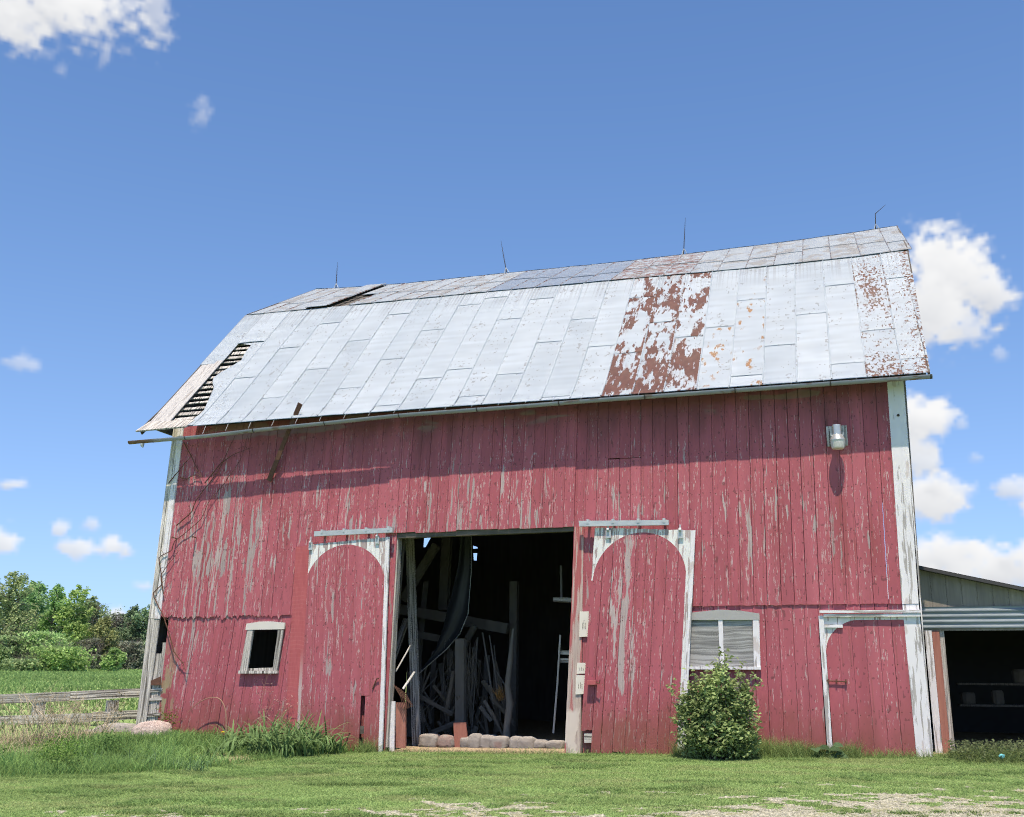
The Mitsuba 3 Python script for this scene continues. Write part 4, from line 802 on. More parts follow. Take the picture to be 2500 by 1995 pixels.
# ---- things on the barn: lamp, lightning rods, loose board, dry vine
t_ = "barn_lamp"; tag(t_, "metal dusk-to-dawn lamp on a grey board high on the right of the red wall", "lamp")
obj("backboard", MB().plank((-1.14, -.052, 5.985), (-1.14, -.052, 6.395), .395, .035), "grey_wood", t_)
obj("arm", MB().tube([(-1.135, -.06, 6.24), (-1.135, -.24, 6.26)], .032, 8), "alu", t_)
def lathe(prof, x, y, n=26):
    th = np.arange(n) / n * 2 * np.pi; v = np.vstack([[(x + r * math.cos(a), y + r * math.sin(a), z) for a in th] for r, z in prof]); k = len(prof)
    f = [[i * n + j, (i * n) + (j + 1) % n, (i + 1) * n + (j + 1) % n, (i + 1) * n + j] for i in range(k - 1) for j in range(n)]
    return MB().add(v, f)
obj("housing", lathe([(.001, 6.37), (.078, 6.37), (.082, 6.35), (.082, 6.17), (.088, 6.165)], -1.135, -.27), "alu", t_, smooth=40)
obj("reflector", lathe([(.085, 6.168), (.108, 6.150), (.142, 6.075), (.146, 6.066), (.150, 6.062), (.150, 6.045)], -1.135, -.27), "alu", t_, smooth=40)
m = MB(); n = 40; pr = [(.140, 6.05), (.132, 5.98), (.120, 5.905), (.108, 5.885), (.001, 5.880)]; th = np.arange(n) / n * 2 * np.pi; v = np.vstack([[(-1.135 + r * (1 + .022 * (j % 2) * (r > .05)) * math.cos(a), -.27 + r * (1 + .022 * (j % 2) * (r > .05)) * math.sin(a), z) for j, a in enumerate(th)] for r, z in pr])
obj("lens", m.add(v, [[i * n + j, i * n + (j + 1) % n, (i + 1) * n + (j + 1) % n, (i + 1) * n + j] for i in range(4) for j in range(n)]), "lens", t_)
obj("clip", MB().tube([(-1.245, -.30, 6.14), (-1.255, -.30, 6.20)], .012, 6), "galv", t_); obj("clip", MB().tube([(-1.025, -.30, 6.14), (-1.015, -.30, 6.20)], .012, 6), "galv", t_)
for base, pts, lb in (((820, 706), [(822, 672), (824, 640)], "leftmost lightning rod, upright on a small tripod at the left end of the ridge"), ((1237, 671), [(1230, 628), (1223, 588)], "second lightning rod from the left, leaning left"), ((1669, 625), [(1671, 580), (1673, 532)], "third lightning rod from the left, tall and straight"), ((2138, 562), [(2137, 522), (2162, 500)], "rightmost lightning rod, bent sharply to the right")):
    t_ = key("lightning_rod"); tag(t_, lb, "lightning rod", "lightning rods along the ridge"); b = at(*base, RY); b[2] = ridgeZ(b[0]) + .03; pp = [at(*q, RY) for q in pts]
    obj("rod", MB().tube([b, pp[0], pp[1]], [.016, .013, .004], 6), "iron", t_)
    for a in (0, 2.1, 4.2): obj("foot", MB().tube([b + (pp[0] - b) * .35, b + [.12 * math.cos(a), .10 * math.sin(a), -.06 - .05 * abs(math.sin(a))]], .010, 5), "galv", t_)
m = MB(); m.plank((-13.99, -.09, 5.92), (-13.40, -.30, 7.10), .12, .022, w2=.10); m.plank((-13.40, -.30, 7.10), (-13.05, -.475, 7.64), .10, .022, w2=.12); tag(obj("loose_board", m, "rust"), "loose dark board hanging slantwise through the gutter at the left", "board")
vines = [[(424, 1590), (412, 1540), (398, 1500), (372, 1450), (398, 1425), (388, 1360), (418, 1345), (428, 1320), (455, 1300), (492, 1268), (510, 1225), (545, 1185), (590, 1120), (607, 1060)], [(430, 1283), (468, 1252), (480, 1220), (530, 1155), (555, 1105), (575, 1062)], [(500, 1180), (540, 1130), (570, 1110), (618, 1092)], [(400, 1450), (393, 1405), (410, 1380), (437, 1345)], [(412, 1180), (437, 1150), (470, 1110)], [(450, 1080), (480, 1140), (494, 1165)], [(424, 1590), (448, 1620), (455, 1640)], [(440, 1165), (455, 1170), (480, 1158), (494, 1164)]]
m = MB()
for pth in vines:
    pts = np.array([at(*p, -.085) for p in pth]); s = np.linspace(0, len(pts) - 1, len(pts) * 4); pts = np.stack([np.interp(s, np.arange(len(pts)), pts[:, i]) for i in range(3)], 1); pts[:, 0] += .03 * (meshkit.fbm(pts * 3, 2, 5) - .5); pts[:, 1] += -.02 * rng.random(len(pts)); m.tube(pts, np.linspace(.015, .005, len(pts)), 5)
    for i in range(2, len(pts) - 1, 3):
        d = rng.normal(0, .13, 3); d[1] = -abs(d[1]) * .3; m.tube([pts[i], pts[i] + d * .5, pts[i] + d + [.03, 0, .02]], [.006, .004, .002], 4, cap=False)
tag(obj("bare_vine", m, "rust"), "leafless vine climbing the left end of the red wall to the eave", "vine")

# ------------------------------------------------------------------ plants at the barn
t_ = "lilac_bush"; tag(t_, "dense green lilac bush with a few faded purple blooms under the boarded window", "bush")
bc = np.array([-3.62, -1.0, .85]); g0 = float(G(bc[0], bc[1])); BS = .92
lobes = [((0, 0, .75), (.62, .55, .70)), ((-.42, .0, .55), (.38, .42, .50)), ((.40, .02, .60), (.40, .42, .58)), ((.05, .0, 1.30), (.36, .36, .40)), ((.42, .05, 1.15), (.28, .30, .42)), ((-.36, .05, 1.10), (.30, .32, .36)), ((.06, .08, 1.56), (.14, .15, .24)), ((.50, .0, .30), (.26, .36, .28)), ((-.40, -.05, .25), (.28, .36, .30)), ((-.62, .0, .95), (.20, .24, .28)), ((.02, -.25, .45), (.42, .35, .40))]
m = MB(); tips = []
for i in range(46):
    lo_ = lobes[i % len(lobes)]; d = rng.normal(size=3); d /= np.linalg.norm(d); d[2] = abs(d[2]) * .8; tip = np.array([bc[0], bc[1], g0]) + np.array(lo_[0]) + d * np.array(lo_[1]) * .9
    b = np.array([bc[0] + rng.normal(0, .14), bc[1] + rng.normal(0, .10), g0 - .03]); mid = b * .45 + tip * .55 + rng.normal(0, .06, 3); m.tube([b, mid, tip], [.014, .009, .003], 5, cap=False); tips.append(tip)
obj("stem", m, "dark_wood", t_)
C_ = []
for (o, s), nn in zip(lobes, (2900, 1400, 1500, 1250, 950, 950, 190, 800, 700, 430, 1300)):
    d = rng.normal(size=(nn, 3)); d /= np.linalg.norm(d, axis=1, keepdims=True); rad = rng.uniform(.45, 1.0, nn) ** .45 * (1 + .8 * (meshkit.fbm(d * 2.9 + np.array(o) * 5, 3, 3) - .5) * 2); C_.append(np.array([bc[0], bc[1], g0]) + (np.array(o) + d * np.array(s) * rad[:, None]) * BS)
for i in range(60):                                            # shoots that break the outline
    tip = tips[i % len(tips)] + rng.normal(0, .05, 3); dr_ = tip - np.array([bc[0], bc[1], g0 + .5]); dr_ /= np.linalg.norm(dr_); L_ = rng.uniform(.06, .26); C_.append(tip + (dr_ + [0, 0, .5]) * (rng.random((18, 1)) * L_) + rng.normal(0, .028, (18, 3)))
P = np.vstack(C_); clump = meshkit.fbm(P * 6.5, 3, 8); P = P[(clump > .36) & (P[:, 2] > g0 + .02) & (P[:, 1] < -.1)]; cl = meshkit.fbm(P * 3.2, 2, 18)
cols = np.array([.33, .43, .195]) * (.52 + .95 * cl)[:, None] * rng.uniform(.75, 1.25, (len(P), 1)) + np.array([.03, .02, 0]) * (rng.random((len(P), 1)) < .15)
v, f, c = leaves(P, rng.uniform(.055, .105, len(P)), cols, up=.9, aspect=.68); obj("foliage", (v, f), "leaf", t_, color=c)
for q in ((-.72, 1.02), (.46, 1.36), (.40, 1.28), (.70, .72), (-.66, .62), (.14, 1.78), (.62, .80)):
    p = np.array([bc[0] + q[0], bc[1] - .22, g0 + q[1]]) + rng.normal(0, .03, (26, 3)) * [1, 1, 1.8]; v, f, c = leaves(p, .026, np.array([.24, .16, .30]) * rng.uniform(.6, 1.3, (26, 1))); labels[obj("bloom", (v, f), "leaf", t_, color=c)] = {"kind": "stuff"}


def strap_clump(x, y, n, hmin, hmax, w, col, spread, arch=1.0, z=None):
    V_, F_, C2, k0 = [], [], [], 0
    for i in range(n):
        a = rng.uniform(0, 2 * np.pi); L = rng.uniform(hmin, hmax); up0 = rng.uniform(1.12, 1.5); b = np.array([x + rng.normal(0, spread), y + rng.normal(0, spread * .7), 0]); b[2] = float(G(b[0], b[1])) - .01
        d = np.array([math.cos(a), math.sin(a), 0]); s = np.array([-d[1], d[0], 0]); ns = 9; p = b.copy(); pitch = up0; cv = rng.uniform(.03, .26) * arch; cc = np.asarray(col) * rng.uniform(.7, 1.35) + np.array([.02, .015, .0]) * rng.random()
        for j in range(ns + 1):
            t = j / ns; ww = w * rng.uniform(.95, 1.05) * (1 - t) ** .55 * min(1, .5 + 2 * t) / 2; up_ = np.cross(s, d * math.cos(pitch) + np.array([0, 0, math.sin(pitch)])); fold = up_ * ww * -.35
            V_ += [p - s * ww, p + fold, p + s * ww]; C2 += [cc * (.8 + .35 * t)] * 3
            if j < ns:
                q = k0 + 3 * j; F_ += [[q, q + 1, q + 4], [q, q + 4, q + 3], [q + 1, q + 2, q + 5], [q + 1, q + 5, q + 4]]
                p = p + (d * math.cos(pitch) + np.array([0, 0, math.sin(pitch)])) * L / ns; pitch -= cv * (1 + 1.6 * t)
        k0 += 3 * (ns + 1)
    return (np.array(V_), np.array(F_)), np.clip(np.array(C2), 0, 1)
IRIS = [(-13.1, -2.75, 0.36, 9), (-13.0, -1.0, 0.42, 16), (-13.6, -0.75, 0.42, 16), (-14.2, -0.7, 0.4, 14), (-13.35, -1.7, 0.34, 14), (-12.5, -2.1, 0.55, 20), (-12.1, -2.2, 0.58, 22), (-11.75, -1.85, 0.6, 24), (-12.2, -1.55, 0.62, 22), (-12.6, -1.35, 0.6, 20), (-11.8, -1.3, 0.62, 22), (-12.95, -1.2, 0.58, 18), (-12.35, -0.95, 0.66, 22), (-12.7, -0.7, 0.66, 20), (-13.15, -0.7, 0.6, 18), (-12.0, -0.75, 0.66, 20), (-13.4, -1.75, 0.42, 14), (-11.5, -1.05, 0.5, 14), (-12.85, -1.75, 0.5, 16), (-13.5, -0.8, 0.5, 14)]
IRIS_LABEL = {}
ORD = ["leftmost", "second from the left", "third from the left", "fourth from the left", "fifth from the left", "sixth from the left", "seventh from the left", "eighth from the left", "ninth from the left", "rightmost"]
for row, lo_, hi_ in (("front", -9, -1.6), ("middle", -1.6, -1.0), ("back", -1.0, 9)):
    ks = sorted([i for i in range(1, len(IRIS)) if lo_ <= IRIS[i][1] < hi_], key=lambda i: IRIS[i][0])
    for j, i in enumerate(ks): IRIS_LABEL[i] = f"iris clump with bluish strap leaves, {'rightmost' if j == len(ks) - 1 else ORD[j]} in the bed's {row} row"
for i, (x, y, h, n) in enumerate(IRIS):
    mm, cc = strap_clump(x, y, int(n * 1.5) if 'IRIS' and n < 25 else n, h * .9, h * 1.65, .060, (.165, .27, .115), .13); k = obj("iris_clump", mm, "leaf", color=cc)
    if i == 0: tag(k, "small sparse iris clump on bare soil, below the dandelion at the bed's left end", "iris")
    else: tag(k, IRIS_LABEL[i], "iris", "iris clumps massed in the bed left of the left sliding door")
for i in range(7):
    x, y = -14.6 + .45 * i + rng.normal(0, .1), -4.4 + .35 * (i % 3) - .12 * i
    mm, cc = strap_clump(x, y, 26, .28, .5, .018, (.15, .26, .13), .12, 1.3); tag(obj("sedge_tuft", mm, "leaf", color=cc), f"arching tuft of narrow bluish leaves in the bank grass, {ORD[i]} of seven", "grass tuft", "narrow-leaved tufts below the pink boulder")
def dandelion(px, py, lb, h=.32, z=None, Yv=None):
    t_ = key("dandelion"); tag(t_, lb, "flower"); q = at(px, py, Yv); b = np.array([q[0] + .03, q[1], float(G(q[0], q[1]))]); obj("stalk", MB().tube([b, (b + q) / 2 + [.01, 0, 0], q], .005, 4), "straw", t_, color=None) if False else None
    k = obj("stalk", (lambda mb: mb)(MB().tube([b, (b + q) / 2 + [.012, 0, 0], q], .005, 5, c=(.10, .16, .06))), "straw", t_); th = np.arange(14) / 14 * 2 * np.pi; m = MB()
    for ring_, z_ in ((.045, .012), (.032, .022), (.018, .028)):
        for a in th: m.add([q + [0, 0, .005], q + [ring_ * math.cos(a - .16), ring_ * math.sin(a - .16), z_], q + [ring_ * math.cos(a + .16), ring_ * math.sin(a + .16), z_]], [[0, 1, 2]])
    obj("bloom", m, "yellow", t_)
dandelion(544, 1789, "single yellow dandelion above the grass left of the iris bed", Yv=-2.75)
dandelion(2428, 1878, "lone yellow dandelion in the weeds in front of the shed at the right edge", Yv=-1.7)
# burdock by the side door, weeds in front of the shed
t_ = "burdock"; tag(t_, "low broad-leaved burdock at the foot of the side door's white edge", "weed"); P = []
for i, (px, py) in enumerate(((1998, 1842), (2012, 1828), (2026, 1838), (2040, 1832), (2052, 1842), (2008, 1852), (2034, 1850), (2022, 1856), (2060, 1850), (1992, 1832), (2046, 1822))):
    q = at(px, py, -.45 - .02 * i); L = rng.uniform(.16, .24); a = rng.uniform(0, 6.28); d = np.array([math.cos(a), -abs(math.sin(a)) * .6, -.15]); d /= np.linalg.norm(d); s = np.cross(d, [0, -.5, 1]); s /= np.linalg.norm(s); nn = np.cross(s, d)
    pts = [q - d * L * .5] + [q + d * L * (t - .45) + s * L * w * sg + nn * .03 * (w > 0) for t, w in ((.12, .30), (.4, .42), (.7, .30)) for sg in (-1, 1)] + [q + d * L * .55, q]
    m = MB(); m.add(pts, [[0, 2, 8], [0, 8, 1], [2, 4, 8], [1, 8, 3], [4, 6, 8], [3, 8, 5], [6, 7, 8], [5, 8, 7]], None, np.array([.10, .165, .085]) * rng.uniform(.7, 1.3)); obj("leaf", m, "leaf", t_)
def weed_density(x, y): return np.clip(sstep(.25, .7, x) * np.exp(-((y + .35 - .0 * x) / .75) ** 2) * (.4 + 1.2 * meshkit.fbm(np.stack([x * 1.4, y * 1.4, 0 * x], -1), 3, 77)), 0, 1)
v, f, c = tall_grass(((.2, 3.2), (-2.1, .9)), 24000, .14, .36, (.16, .225, .095), weed_density, w=(.008, .02), lean=(.4, 1.5))
n = 4200; p = np.stack([rng.uniform(.35, 3.2, n), rng.normal(-.3, .55, n), np.zeros(n)], 1); p = p[rng.random(n) < weed_density(p[:, 0], p[:, 1]) * 1.4]; n = len(p); p[:, 2] = G(p[:, 0], p[:, 1]) + rng.uniform(.03, .30, n)
v2, f2, c2 = leaves(p, rng.uniform(.035, .075, n), np.array([.17, .21, .11]) * rng.uniform(.5, 1.4, (n, 1)))
obj("shed_weeds", MB().add(v, f, None, c).add(v2, f2, None, c2), "leaf"); tag("shed_weeds", "low tangle of weeds in front of the grey shed", "weeds", kind="stuff")
q = np.array([1.16, -.95, float(G(1.16, -.95)) + .10]); m = trimesh.creation.icosphere(2, .05); vv = np.array(m.vertices) * [1, .8, .8] * (1 + .5 * (meshkit.fbm(np.array(m.vertices) * 40, 2, 3)[:, None] - .5)) + q; tag(obj("litter_scrap", (vv, np.array(m.faces)), "cyan"), "small crumpled cyan scrap lying in the shed weeds", "litter")
m = MB()
for i in range(30):
    p = np.array([1.95 + rng.normal(0, .13), -1.75 + rng.normal(0, .07), 0]); p[2] = G(p[0], p[1]) + .05; th = np.arange(6) / 6 * 6.28
    m.add([p + [0, 0, .008]] + [p + [.022 * math.cos(a), .022 * math.sin(a), .012] for a in th], [[0, i_ + 1, (i_ + 1) % 6 + 1] for i_ in range(6)])
tag(obj("yellow_flowers", m, "yellow"), "low patch of tiny yellow flowers on the lawn's edge at the far right", "flowers", kind="stuff")
# dry stalks against the left wall
def stalk(b, tip, r, sidey, c=(.34, .20, .17), seeds=True):
    m = MB(); b, tip = np.asarray(b, float), np.asarray(tip, float); n = 7; t = np.linspace(0, 1, n); pts = b + (tip - b) * t[:, None]; pts[:, 0] += .06 * np.sin(t * 3 + sidey); m.tube(pts, np.linspace(.008, .002, n), 4, c=c, cap=False)
    for i in range(9):
        s = rng.uniform(.3, 1); o = b + (tip - b) * s; o[0] += .06 * math.sin(s * 3 + sidey); d = rng.normal(0, .10, 3) + [0, 0, .10]; d[1] *= .4; m.tube([o, o + d * .6, o + d], [.004, .003, .0015], 4, c=c, cap=False)
        if seeds:
            p = o + d + rng.normal(0, .02, (5, 3)); v, f, c2 = leaves(p, .026, np.array([.55, .42, .38]) * rng.uniform(.7, 1.2, (5, 1))); m.add(v, f, None, c2)
    return m
for pts, lb in ((((632, 1785), (655, 1650)), "tallest dry weed stalk below the small window's left corner"), (((645, 1785), (668, 1705)), "dry twiggy stalk right of the tallest one"), (((672, 1785), (700, 1712)), "dry stalk with pale seeds midway under the small window"), (((690, 1780), (715, 1722)), "rightmost dry stalk beside the rough red board")):
    tag(obj("dry_stalk", stalk(at(*pts[0], -.35), at(*pts[1], -.2), .006, rng.uniform(0, 6)), "straw"), lb, "weed")
P_ = np.array([at(*p, -.22) for p in ((458, 1740), (475, 1722), (500, 1706), (525, 1701), (540, 1708), (550, 1728), (553, 1760), (552, 1790))]); s = np.linspace(0, 7, 26); P_ = np.stack([np.interp(s, np.arange(8), P_[:, i]) for i in range(3)], 1)
for _ in range(3): P_[1:-1] = (P_[:-2] + 2 * P_[1:-1] + P_[2:]) / 4
tag(obj("arched_cane", MB().tube(P_, np.linspace(.006, .018, 26), 6, c=(.36, .22, .17)), "straw"), "bare brown cane arched over against the red wall left of the window", "cane")
P_ = np.array([at(*p, -.5) for p in ((618, 1765), (632, 1752), (650, 1750), (662, 1760), (668, 1775))]); tag(obj("arched_cane", MB().tube(P_, .010, 5, c=(.36, .24, .2)), "straw"), "small bare cane arched just above the iris leaves", "cane")
v, f, c = leaves(np.array([at(410, 1755, -.3)]) + rng.normal(0, 1, (260, 3)) * [.13, .10, .12], rng.uniform(.03, .06, 260), np.array([.17, .20, .05]) * rng.uniform(.5, 1.3, (260, 1))); tag(obj("sprouting_shrub", (v, f), "leaf", color=c), "small yellow-green shrub sprouting beside the pink boulder", "shrub")

# ------------------------------------------------------------------ boulders, fence and brush on the left
q = at(372, 1782, -.75); tag(obj("boulder", rock((q[0], q[1], q[2] - .05), (.43, .34, .25), 3, 4, .20), "pink_stone", smooth=True), "rounded pinkish speckled boulder at the barn's left corner", "boulder")
q = at(292, 1790, .4); tag(obj("boulder", rock((q[0], q[1], q[2] - .12), (.72, .55, .36), 8, 4, .14), "stone", smooth=True), "large smooth grey boulder beside the pink one", "boulder")
q = at(215, 1797, .2); tag(obj("boulder", rock((q[0], q[1], q[2] - .12), (.50, .45, .27), 12, 4, .14), "stone", smooth=True), "low grey boulder half hidden by dry brush left of the large one", "boulder")
q = at(140, 1795, .1); tag(obj("boulder", rock((q[0], q[1], q[2] - .10), (.42, .4, .24), 15, 4, .14), "stone", smooth=True), "brownish grey boulder furthest left, under the fence rail", "boulder")
t_ = "rail_fence"; tag(t_, "weathered grey post and rail fence running from the barn's left corner", "fence")
FA, FB = (CAM + ray(0, 1700) * 24.3)[:2], (CAM + ray(340, 1690) * 26.0)[:2]     # the line of the fence on the ground
FD = (FB - FA) / np.linalg.norm(FB - FA); FN = np.array([FD[1], -FD[0]])
def onf(px, py, off=0.):
    d = ray(px, py); k_ = ((FA + FN * off - CAM[:2]) @ FN) / (d[:2] @ FN); return CAM + d * k_
for (a, b) in (((0, 1707), (170, 1700)), ((171, 1699.5), (345, 1691)), ((0, 1760), (225, 1752)), ((226, 1750), (345, 1744)), ((0, 1784), (106, 1779))):
    A_, B_ = onf(*a, .10), onf(*b, .10)
    if a[0] == 0: A_ = A_ + (A_ - B_) / np.linalg.norm(A_ - B_) * 2.6
    obj("rail", MB().plank(A_, B_, .215, .05, wd=(0, 0, 1)), "grey_wood", t_)
for px in (275, 96, -85): q = onf(px, 1712); obj("post", MB().plank((q[0], q[1], -.2), (q[0], q[1], q[2] + .02), .27, .2, wd=(FD[0], FD[1], 0)), "grey_wood", t_)
p = onf(285, 1722, .2) + rng.normal(0, 1, (240, 3)) * [.16, .10, .17]; v, f, c = leaves(p, rng.uniform(.025, .05, 240), np.array([.19, .165, .085]) * rng.uniform(.4, 1.3, (240, 1))); tag(obj("fence_creeper", (v, f), "leaf", color=c), "dry yellowish creeper over the fence post nearest the barn", "creeper")
def bramble(x, y, n, h, r, c):
    m = MB()
    for i in range(n):
        b = np.array([x + rng.normal(0, r), y + rng.normal(0, r), 0]); b[2] = float(G(b[0], b[1])); a = rng.uniform(0, 6.28); L = h * rng.uniform(.35, 1.0); ln = rng.uniform(.1, .9); tip = b + [L * ln * math.cos(a), L * ln * math.sin(a), L * (1 - .25 * ln)]; mid = (b + tip) / 2 + rng.normal(0, .04, 3) + [0, 0, .08 * L]
        cc = np.asarray(c) * rng.uniform(.55, 1.25); m.tube([b, mid, tip], [.006, .0045, .002], 4, c=cc, cap=False)
        for j in range(4):
            s = rng.uniform(.3, .95); o = mid * (1 - s) + tip * s; m.tube([o, o + rng.normal(0, .13, 3) + [0, 0, .05]], [.004, .0015], 3, c=cc, cap=False)
    return m
for i, (x, y, n, h, r, lb) in enumerate(((*at(125, 1800, -2.2)[:2], 75, 1.25, .36, "tallest tangle of bare tan canes in front of the fence rails"), (*at(205, 1800, -1.2)[:2], 32, .95, .28, "bare tan brush between the tall tangle and the grey boulders"), (*at(30, 1800, -2.6)[:2], 36, .9, .36, "thin bare brush at the left edge in front of the fence"), (*at(255, 1795, -.4)[:2], 16, .6, .012, "sparse bare twigs nearest the fence post"))):
    tag(obj("dry_brush", bramble(x, y, n, h, r, (.50, .43, .31)), "straw"), lb, "brush")
def drymask(x, y): return np.clip(np.exp(-((x + 17.9) / 1.2) ** 2 - ((y + 2.4) / 1.5) ** 2) * 1.2, 0, 1)
v, f, c = tall_grass(((-20, -15.8), (-5.5, .0)), 5200, .20, .42, (.44, .37, .27), drymask, w=(.005, .010), lean=(.2, 1.2)); obj("dry_grass", (v, f), "straw", color=c); tag("dry_grass", "dry tan grass standing along the foot of the fence", "dry grass", kind="stuff")
for i, (x, y, s) in enumerate(((-15.3, -4.6, .34), (-15.0, -3.6, .28), (-16.1, -5.6, .30), (-14.4, -5.6, .26))):
    p = np.array([x, y, float(G(x, y)) + s * .75]) + rng.normal(0, 1, (700, 3)) * [s * .6, s * .6, s * .42]; v, f, c = leaves(p, rng.uniform(.03, .06, 700), 1.7 * np.array([[.11, .20, .045], [.085, .15, .05], [.10, .17, .06], [.12, .19, .06]][i]) * rng.uniform(.55, 1.35, (700, 1))); k_ = key('leafy_weed'); obj('stem', MB().tube([(x, y, float(G(x, y)) - .02), (x + .02, y, float(G(x, y)) + s * .8)], [.012, .006], 5, c=(.12, .16, .06)), 'leaf', k_); obj('foliage', (v, f), 'leaf', k_, color=c); tag(k_, ["bright green leafy weed mound in front of the fence", "leafy weed mound nearest the grey boulder", "leafy weed mound at the left edge of the bank", "leafy weed mound closest to the mown lawn"][i], "weed")

# ------------------------------------------------------------------ the shed on the right
t_ = "shed"; tag(t_, "low grey lean-to shed with a dark open front joined to the barn's right side", "shed"); SY = 1.2
rz = lambda x: 3.70 - .248 * (x - .15)
for x in np.arange(.16, 4.9, .28): obj("gable_board", MB().hexa([(x, SY, 2.80), (x + .275, SY, 2.80), (x + .275, SY, rz(x + .275) - .05), (x, SY, rz(x) - .05)], [(x, SY + .03, 2.80), (x + .275, SY + .03, 2.80), (x + .275, SY + .03, rz(x + .275) - .05), (x, SY + .03, rz(x) - .05)]), "shed_wood", t_)
m = MB(); m.hexa([(.14, SY - .22, rz(.14) - .07), (5.2, SY - .22, rz(5.2) - .07), (5.2, SY - .22, rz(5.2)), (.14, SY - .22, rz(.14))], [(.14, 9, rz(.14) - .07), (5.2, 9, rz(5.2) - .07), (5.2, 9, rz(5.2)), (.14, 9, rz(.14))]); obj("roof", m, "iron", t_)
zz = np.linspace(2.45, 2.87, 43); yy = SY - .06 - .012 * np.sign(np.sin((zz - 2.45) / .105 * 2 * np.pi)) * np.abs(np.sin((zz - 2.45) / .105 * 2 * np.pi)) ** .5; q = np.stack([np.stack([np.full(43, xx), yy, zz], 1) for xx in (.16, 4.9)], 0).reshape(-1, 3); i_ = np.arange(42)
obj("metal_header", MB().add(q, np.stack([i_, i_ + 43, i_ + 44, i_ + 1], 1)), "shed_metal", t_, smooth=True)
obj("header_board", MB().box((.16, SY - .03, 2.41), (4.9, SY + .03, 2.452)), "shed_wood", t_)
obj("jamb_board", MB().box((.24, SY - .05, -.1), (.37, SY, 2.42)), "white_wood", t_); obj("jamb_board", MB().box((.375, SY - .04, -.1), (.51, SY + .03, 2.41)), "soil_red", t_); obj("jamb_board", MB().box((.515, SY + .0, -.1), (.60, SY + .10, 2.41)), "grey_wood", t_)
obj("jamb_board", MB().box((4.75, SY - .04, -.1), (4.95, SY + .03, 2.41)), "shed_wood", t_)
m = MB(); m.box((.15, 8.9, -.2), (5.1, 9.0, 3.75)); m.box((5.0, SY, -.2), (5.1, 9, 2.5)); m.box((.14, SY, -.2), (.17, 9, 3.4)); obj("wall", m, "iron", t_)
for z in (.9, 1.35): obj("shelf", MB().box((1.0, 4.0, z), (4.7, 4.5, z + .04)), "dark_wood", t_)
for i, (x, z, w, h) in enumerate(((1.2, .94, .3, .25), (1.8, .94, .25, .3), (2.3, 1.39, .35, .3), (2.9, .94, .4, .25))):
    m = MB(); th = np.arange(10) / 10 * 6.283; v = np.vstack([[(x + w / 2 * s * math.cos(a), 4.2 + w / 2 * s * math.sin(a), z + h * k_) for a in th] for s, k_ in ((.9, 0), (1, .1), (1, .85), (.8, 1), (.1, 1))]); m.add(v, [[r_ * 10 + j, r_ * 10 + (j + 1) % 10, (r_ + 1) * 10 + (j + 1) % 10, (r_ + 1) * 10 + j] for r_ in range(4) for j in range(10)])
    tag(obj("bucket", m, "dark_wood"), ["leftmost dim bucket on the shelf inside the shed", "second dim bucket from the left inside the shed", "dim bucket on the upper shelf inside the shed", "rightmost wide dim bucket inside the shed"][i], "bucket")

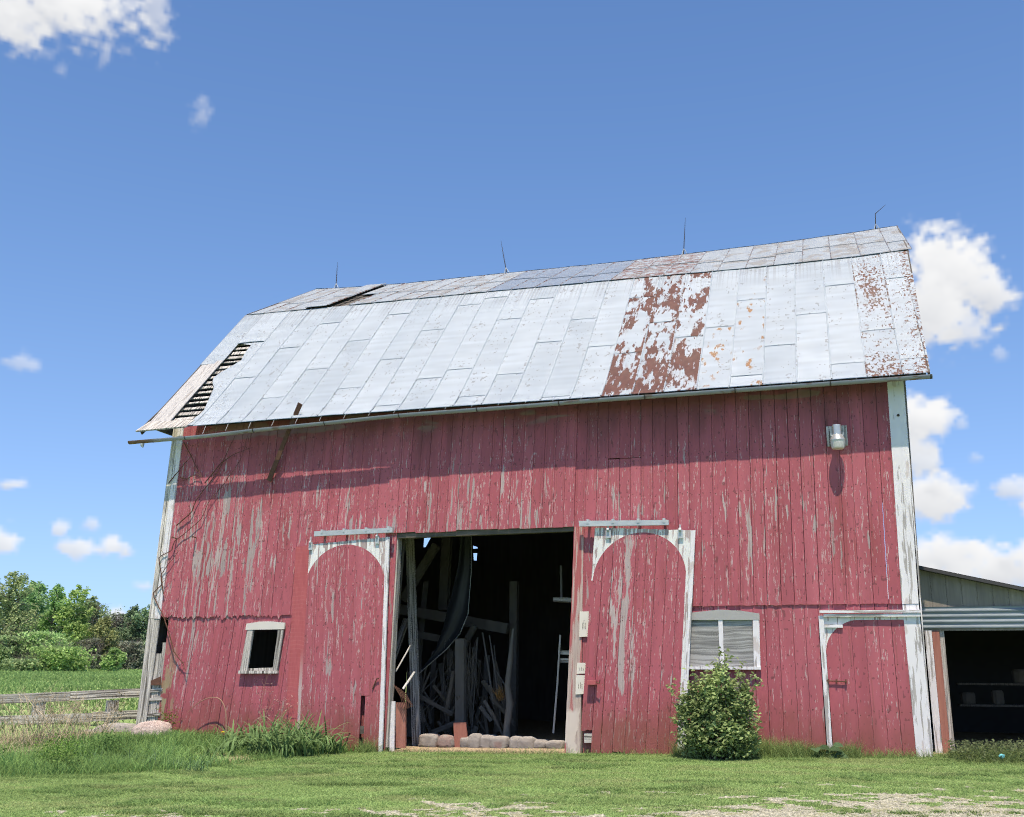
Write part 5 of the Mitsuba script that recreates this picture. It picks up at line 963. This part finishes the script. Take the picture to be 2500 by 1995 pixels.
# ------------------------------------------------------------------ trees along the far side of the meadow
def tree(name, px, base_d, top_py, wpx, col, lb, dens=1.0, bare=0.0, lobn=11, leafs=.19, low_=.15, seed=0, group=None, cat="tree", stems=1):
    r = np.random.default_rng(100 + seed); d = ray(px, 1640); d = d / math.hypot(d[0], d[1]); b = CAM + d * base_d; b[2] = float(G(b[0], b[1])) - .1
    tp = ray(px, top_py); tp = tp / math.hypot(tp[0], tp[1]); H = CAM[2] + tp[2] * base_d - b[2]; Wm = wpx / F * base_d * 1.05 / 2
    t_ = key(name); tag(t_, lb, cat, group); m = MB(); lob = []
    for s in range(stems):
        off = np.array([r.normal(0, .12 * Wm) * (stems > 1), r.normal(0, .12 * Wm) * (stems > 1), 0]); top = b + [r.normal(0, .12 * Wm), r.normal(0, .1 * Wm), H * .93]
        pts = [b + off, b + off + (top - b) * .3 + r.normal(0, .05 * Wm, 3), b + off + (top - b) * .65 + r.normal(0, .08 * Wm, 3), top]; m.tube(pts, np.array([.022, .016, .010, .002]) * H / (1 + .35 * (stems - 1)), 6, cap=False)
        for i in range(int(8 + 16 * bare)):
            f_ = r.uniform(.18, .88); o = b + off + (top - b) * f_; a = r.uniform(0, 6.28); L = Wm * r.uniform(.5, 1.0) * (1.15 - .6 * f_); e = o + [L * math.cos(a), L * math.sin(a), L * r.uniform(.35, .9)]; mid = (o + e) / 2 + [0, 0, .1 * L]; m.tube([o, mid, e], np.array([.007, .005, .0015]) * H, 4, cap=False)
            for j in range(int(3 + 5 * bare)):
                s_ = r.uniform(.3, 1); q = o * (1 - s_) + e * s_; m.tube([q, q + r.normal(0, .16 * Wm, 3) + [0, 0, .15 * Wm]], np.array([.0025, .0007]) * H, 3, cap=False)
    obj("trunk", m, "trunk", t_)
    P = []
    for i in range(lobn):
        f_ = low_ + (1 - low_) * (i + .5) / lobn; a = r.uniform(0, 6.28); env = math.sin(math.pi * min(1, (f_ * .80 + .18))) ** .7; rr = Wm * env * r.uniform(.2, .62); c = b + [rr * math.cos(a), rr * math.sin(a), H * f_ * .93]; s = Wm * r.uniform(.34, .52) * (.55 + .6 * env)
        nn = int(640 * dens * (s / 1.2) ** 2 * (.3 / leafs) ** 2 * .55) + 60; dd = r.normal(size=(nn, 3)); dd /= np.linalg.norm(dd, axis=1, keepdims=True); rad = r.uniform(.25, 1, nn) ** .45 * (.75 + .6 * meshkit.fbm(dd * 2.6 + i * 3.1, 3, seed + i))
        P.append(c + dd * rad[:, None] * s * [1, 1, .92])
        for j in range(7):                                        # sprays that break the outline
            e = r.normal(size=3); e[2] = abs(e[2]) + .3; e /= np.linalg.norm(e); k_ = r.uniform(.9, 1.45, 22); P.append(c + e * s * k_[:, None] + r.normal(0, .07 * s, (22, 3)))
    P = np.vstack(P); top_z = b[2] + H * 1.02; P = P[(P[:, 2] > b[2] + .1) & (P[:, 2] < top_z)]; g = meshkit.fbm(P * .9, 3, seed); P = P[(g > .36) & (r.random(len(P)) < 1.0)]; g = meshkit.fbm(P * .55, 2, seed + 7)
    cols = (np.asarray(col) * 3.3 + .085) * (.62 + .76 * g)[:, None] * r.uniform(.7, 1.3, (len(P), 1)); v, f, c = leaves(P, r.uniform(.7, 1.4, len(P)) * leafs, cols, r, up=.4, aspect=.7); obj("crown", (v, f), "leaf", t_, color=c)


TREES = [("tree", -95, 92, 1395, 120, (.085, .105, .042), "olive tree beyond the left edge of the picture", dict(dens=.9)), ("tree", 12, 90, 1392, 110, (.085, .11, .045), "tall olive-brown wispy tree at the left edge", dict(dens=.75, bare=.6)), ("tree", 72, 95, 1412, 100, (.070, .125, .045), "tall dark green tree next to the olive-brown one", {}), ("tree", 122, 93, 1428, 90, (.075, .135, .040), "mid green tree left of the yellow-green one", {}),
         ("tree", 168, 92, 1430, 92, (.105, .155, .040), "yellow-green tree with a pointed top in the middle of the tree line", {}), ("tree", 212, 96, 1452, 74, (.085, .115, .050), "thin sparse tree right of the yellow-green one", dict(dens=.4, bare=.9)), ("tree", 243, 91, 1512, 70, (.090, .105, .035), "short olive tree with a rounded crown", dict(dens=.9)), ("tree", 275, 98, 1500, 80, (.06, .07, .05), "almost leafless grey tree in the gap of the tree line", dict(dens=.16, bare=1.6, stems=3)),
         ("tree", 318, 95, 1482, 80, (.052, .082, .040), "dark grey-green tree just left of the barn", dict(dens=1.0, bare=.5, stems=2)), ("tree", 362, 94, 1476, 90, (.050, .085, .038), "dark tree half hidden by the barn's left corner", dict(dens=1.0, bare=.4)), ("tree", 425, 95, 1470, 110, (.06, .10, .04), "dark tree behind the barn's left end", {}),
         ("tree", 45, 104, 1440, 150, (.055, .090, .038), "broad dark tree in the second row behind the olive one", {}), ("tree", 190, 104, 1475, 170, (.055, .090, .036), "broad dark tree in the second row behind the yellow-green one", {}), ("tree", 300, 106, 1525, 150, (.045, .065, .038), "low dark tree in the second row near the barn", {}),
         ("shrub", 20, 84, 1556, 130, (.080, .120, .045), "dull green shrub at the left edge below the trees", dict(cat="shrub", stems=4, low_=.05)), ("shrub", 92, 85, 1545, 140, (.095, .150, .050), "light green shrub below the tall dark green tree", dict(cat="shrub", stems=4, low_=.05)), ("shrub", 66, 82, 1612, 95, (.085, .12, .05), "low pale green shrub at the meadow's edge", dict(cat="shrub", stems=5, low_=.02, bare=.5, dens=.75, lobn=16)), ("shrub", 148, 82, 1582, 140, (.085, .135, .035), "bright yellow-green shrub at the foot of the yellow-green tree", dict(cat="shrub", stems=5, low_=.02, bare=.5, dens=.75, lobn=16)),
         ("shrub", 271, 83, 1586, 48, (.080, .125, .036), "bright green sapling standing alone before the dark trees", dict(cat="shrub", low_=.15, bare=.6, dens=.6, lobn=14)), ("shrub", 222, 90, 1562, 70, (.062, .072, .048), "dark bare thicket right of the bright shrub", dict(cat="shrub", dens=.35, bare=1.4, stems=5, low_=.02)), ("shrub", 315, 90, 1570, 80, (.060, .070, .050), "dark bare thicket left of the barn's corner", dict(cat="shrub", dens=.35, bare=1.4, stems=5, low_=.02))]
for i, (nm, px, d, top, w, col, lb, kw) in enumerate(TREES): tree(nm, px, d, top, w, col, lb, seed=i, **kw)
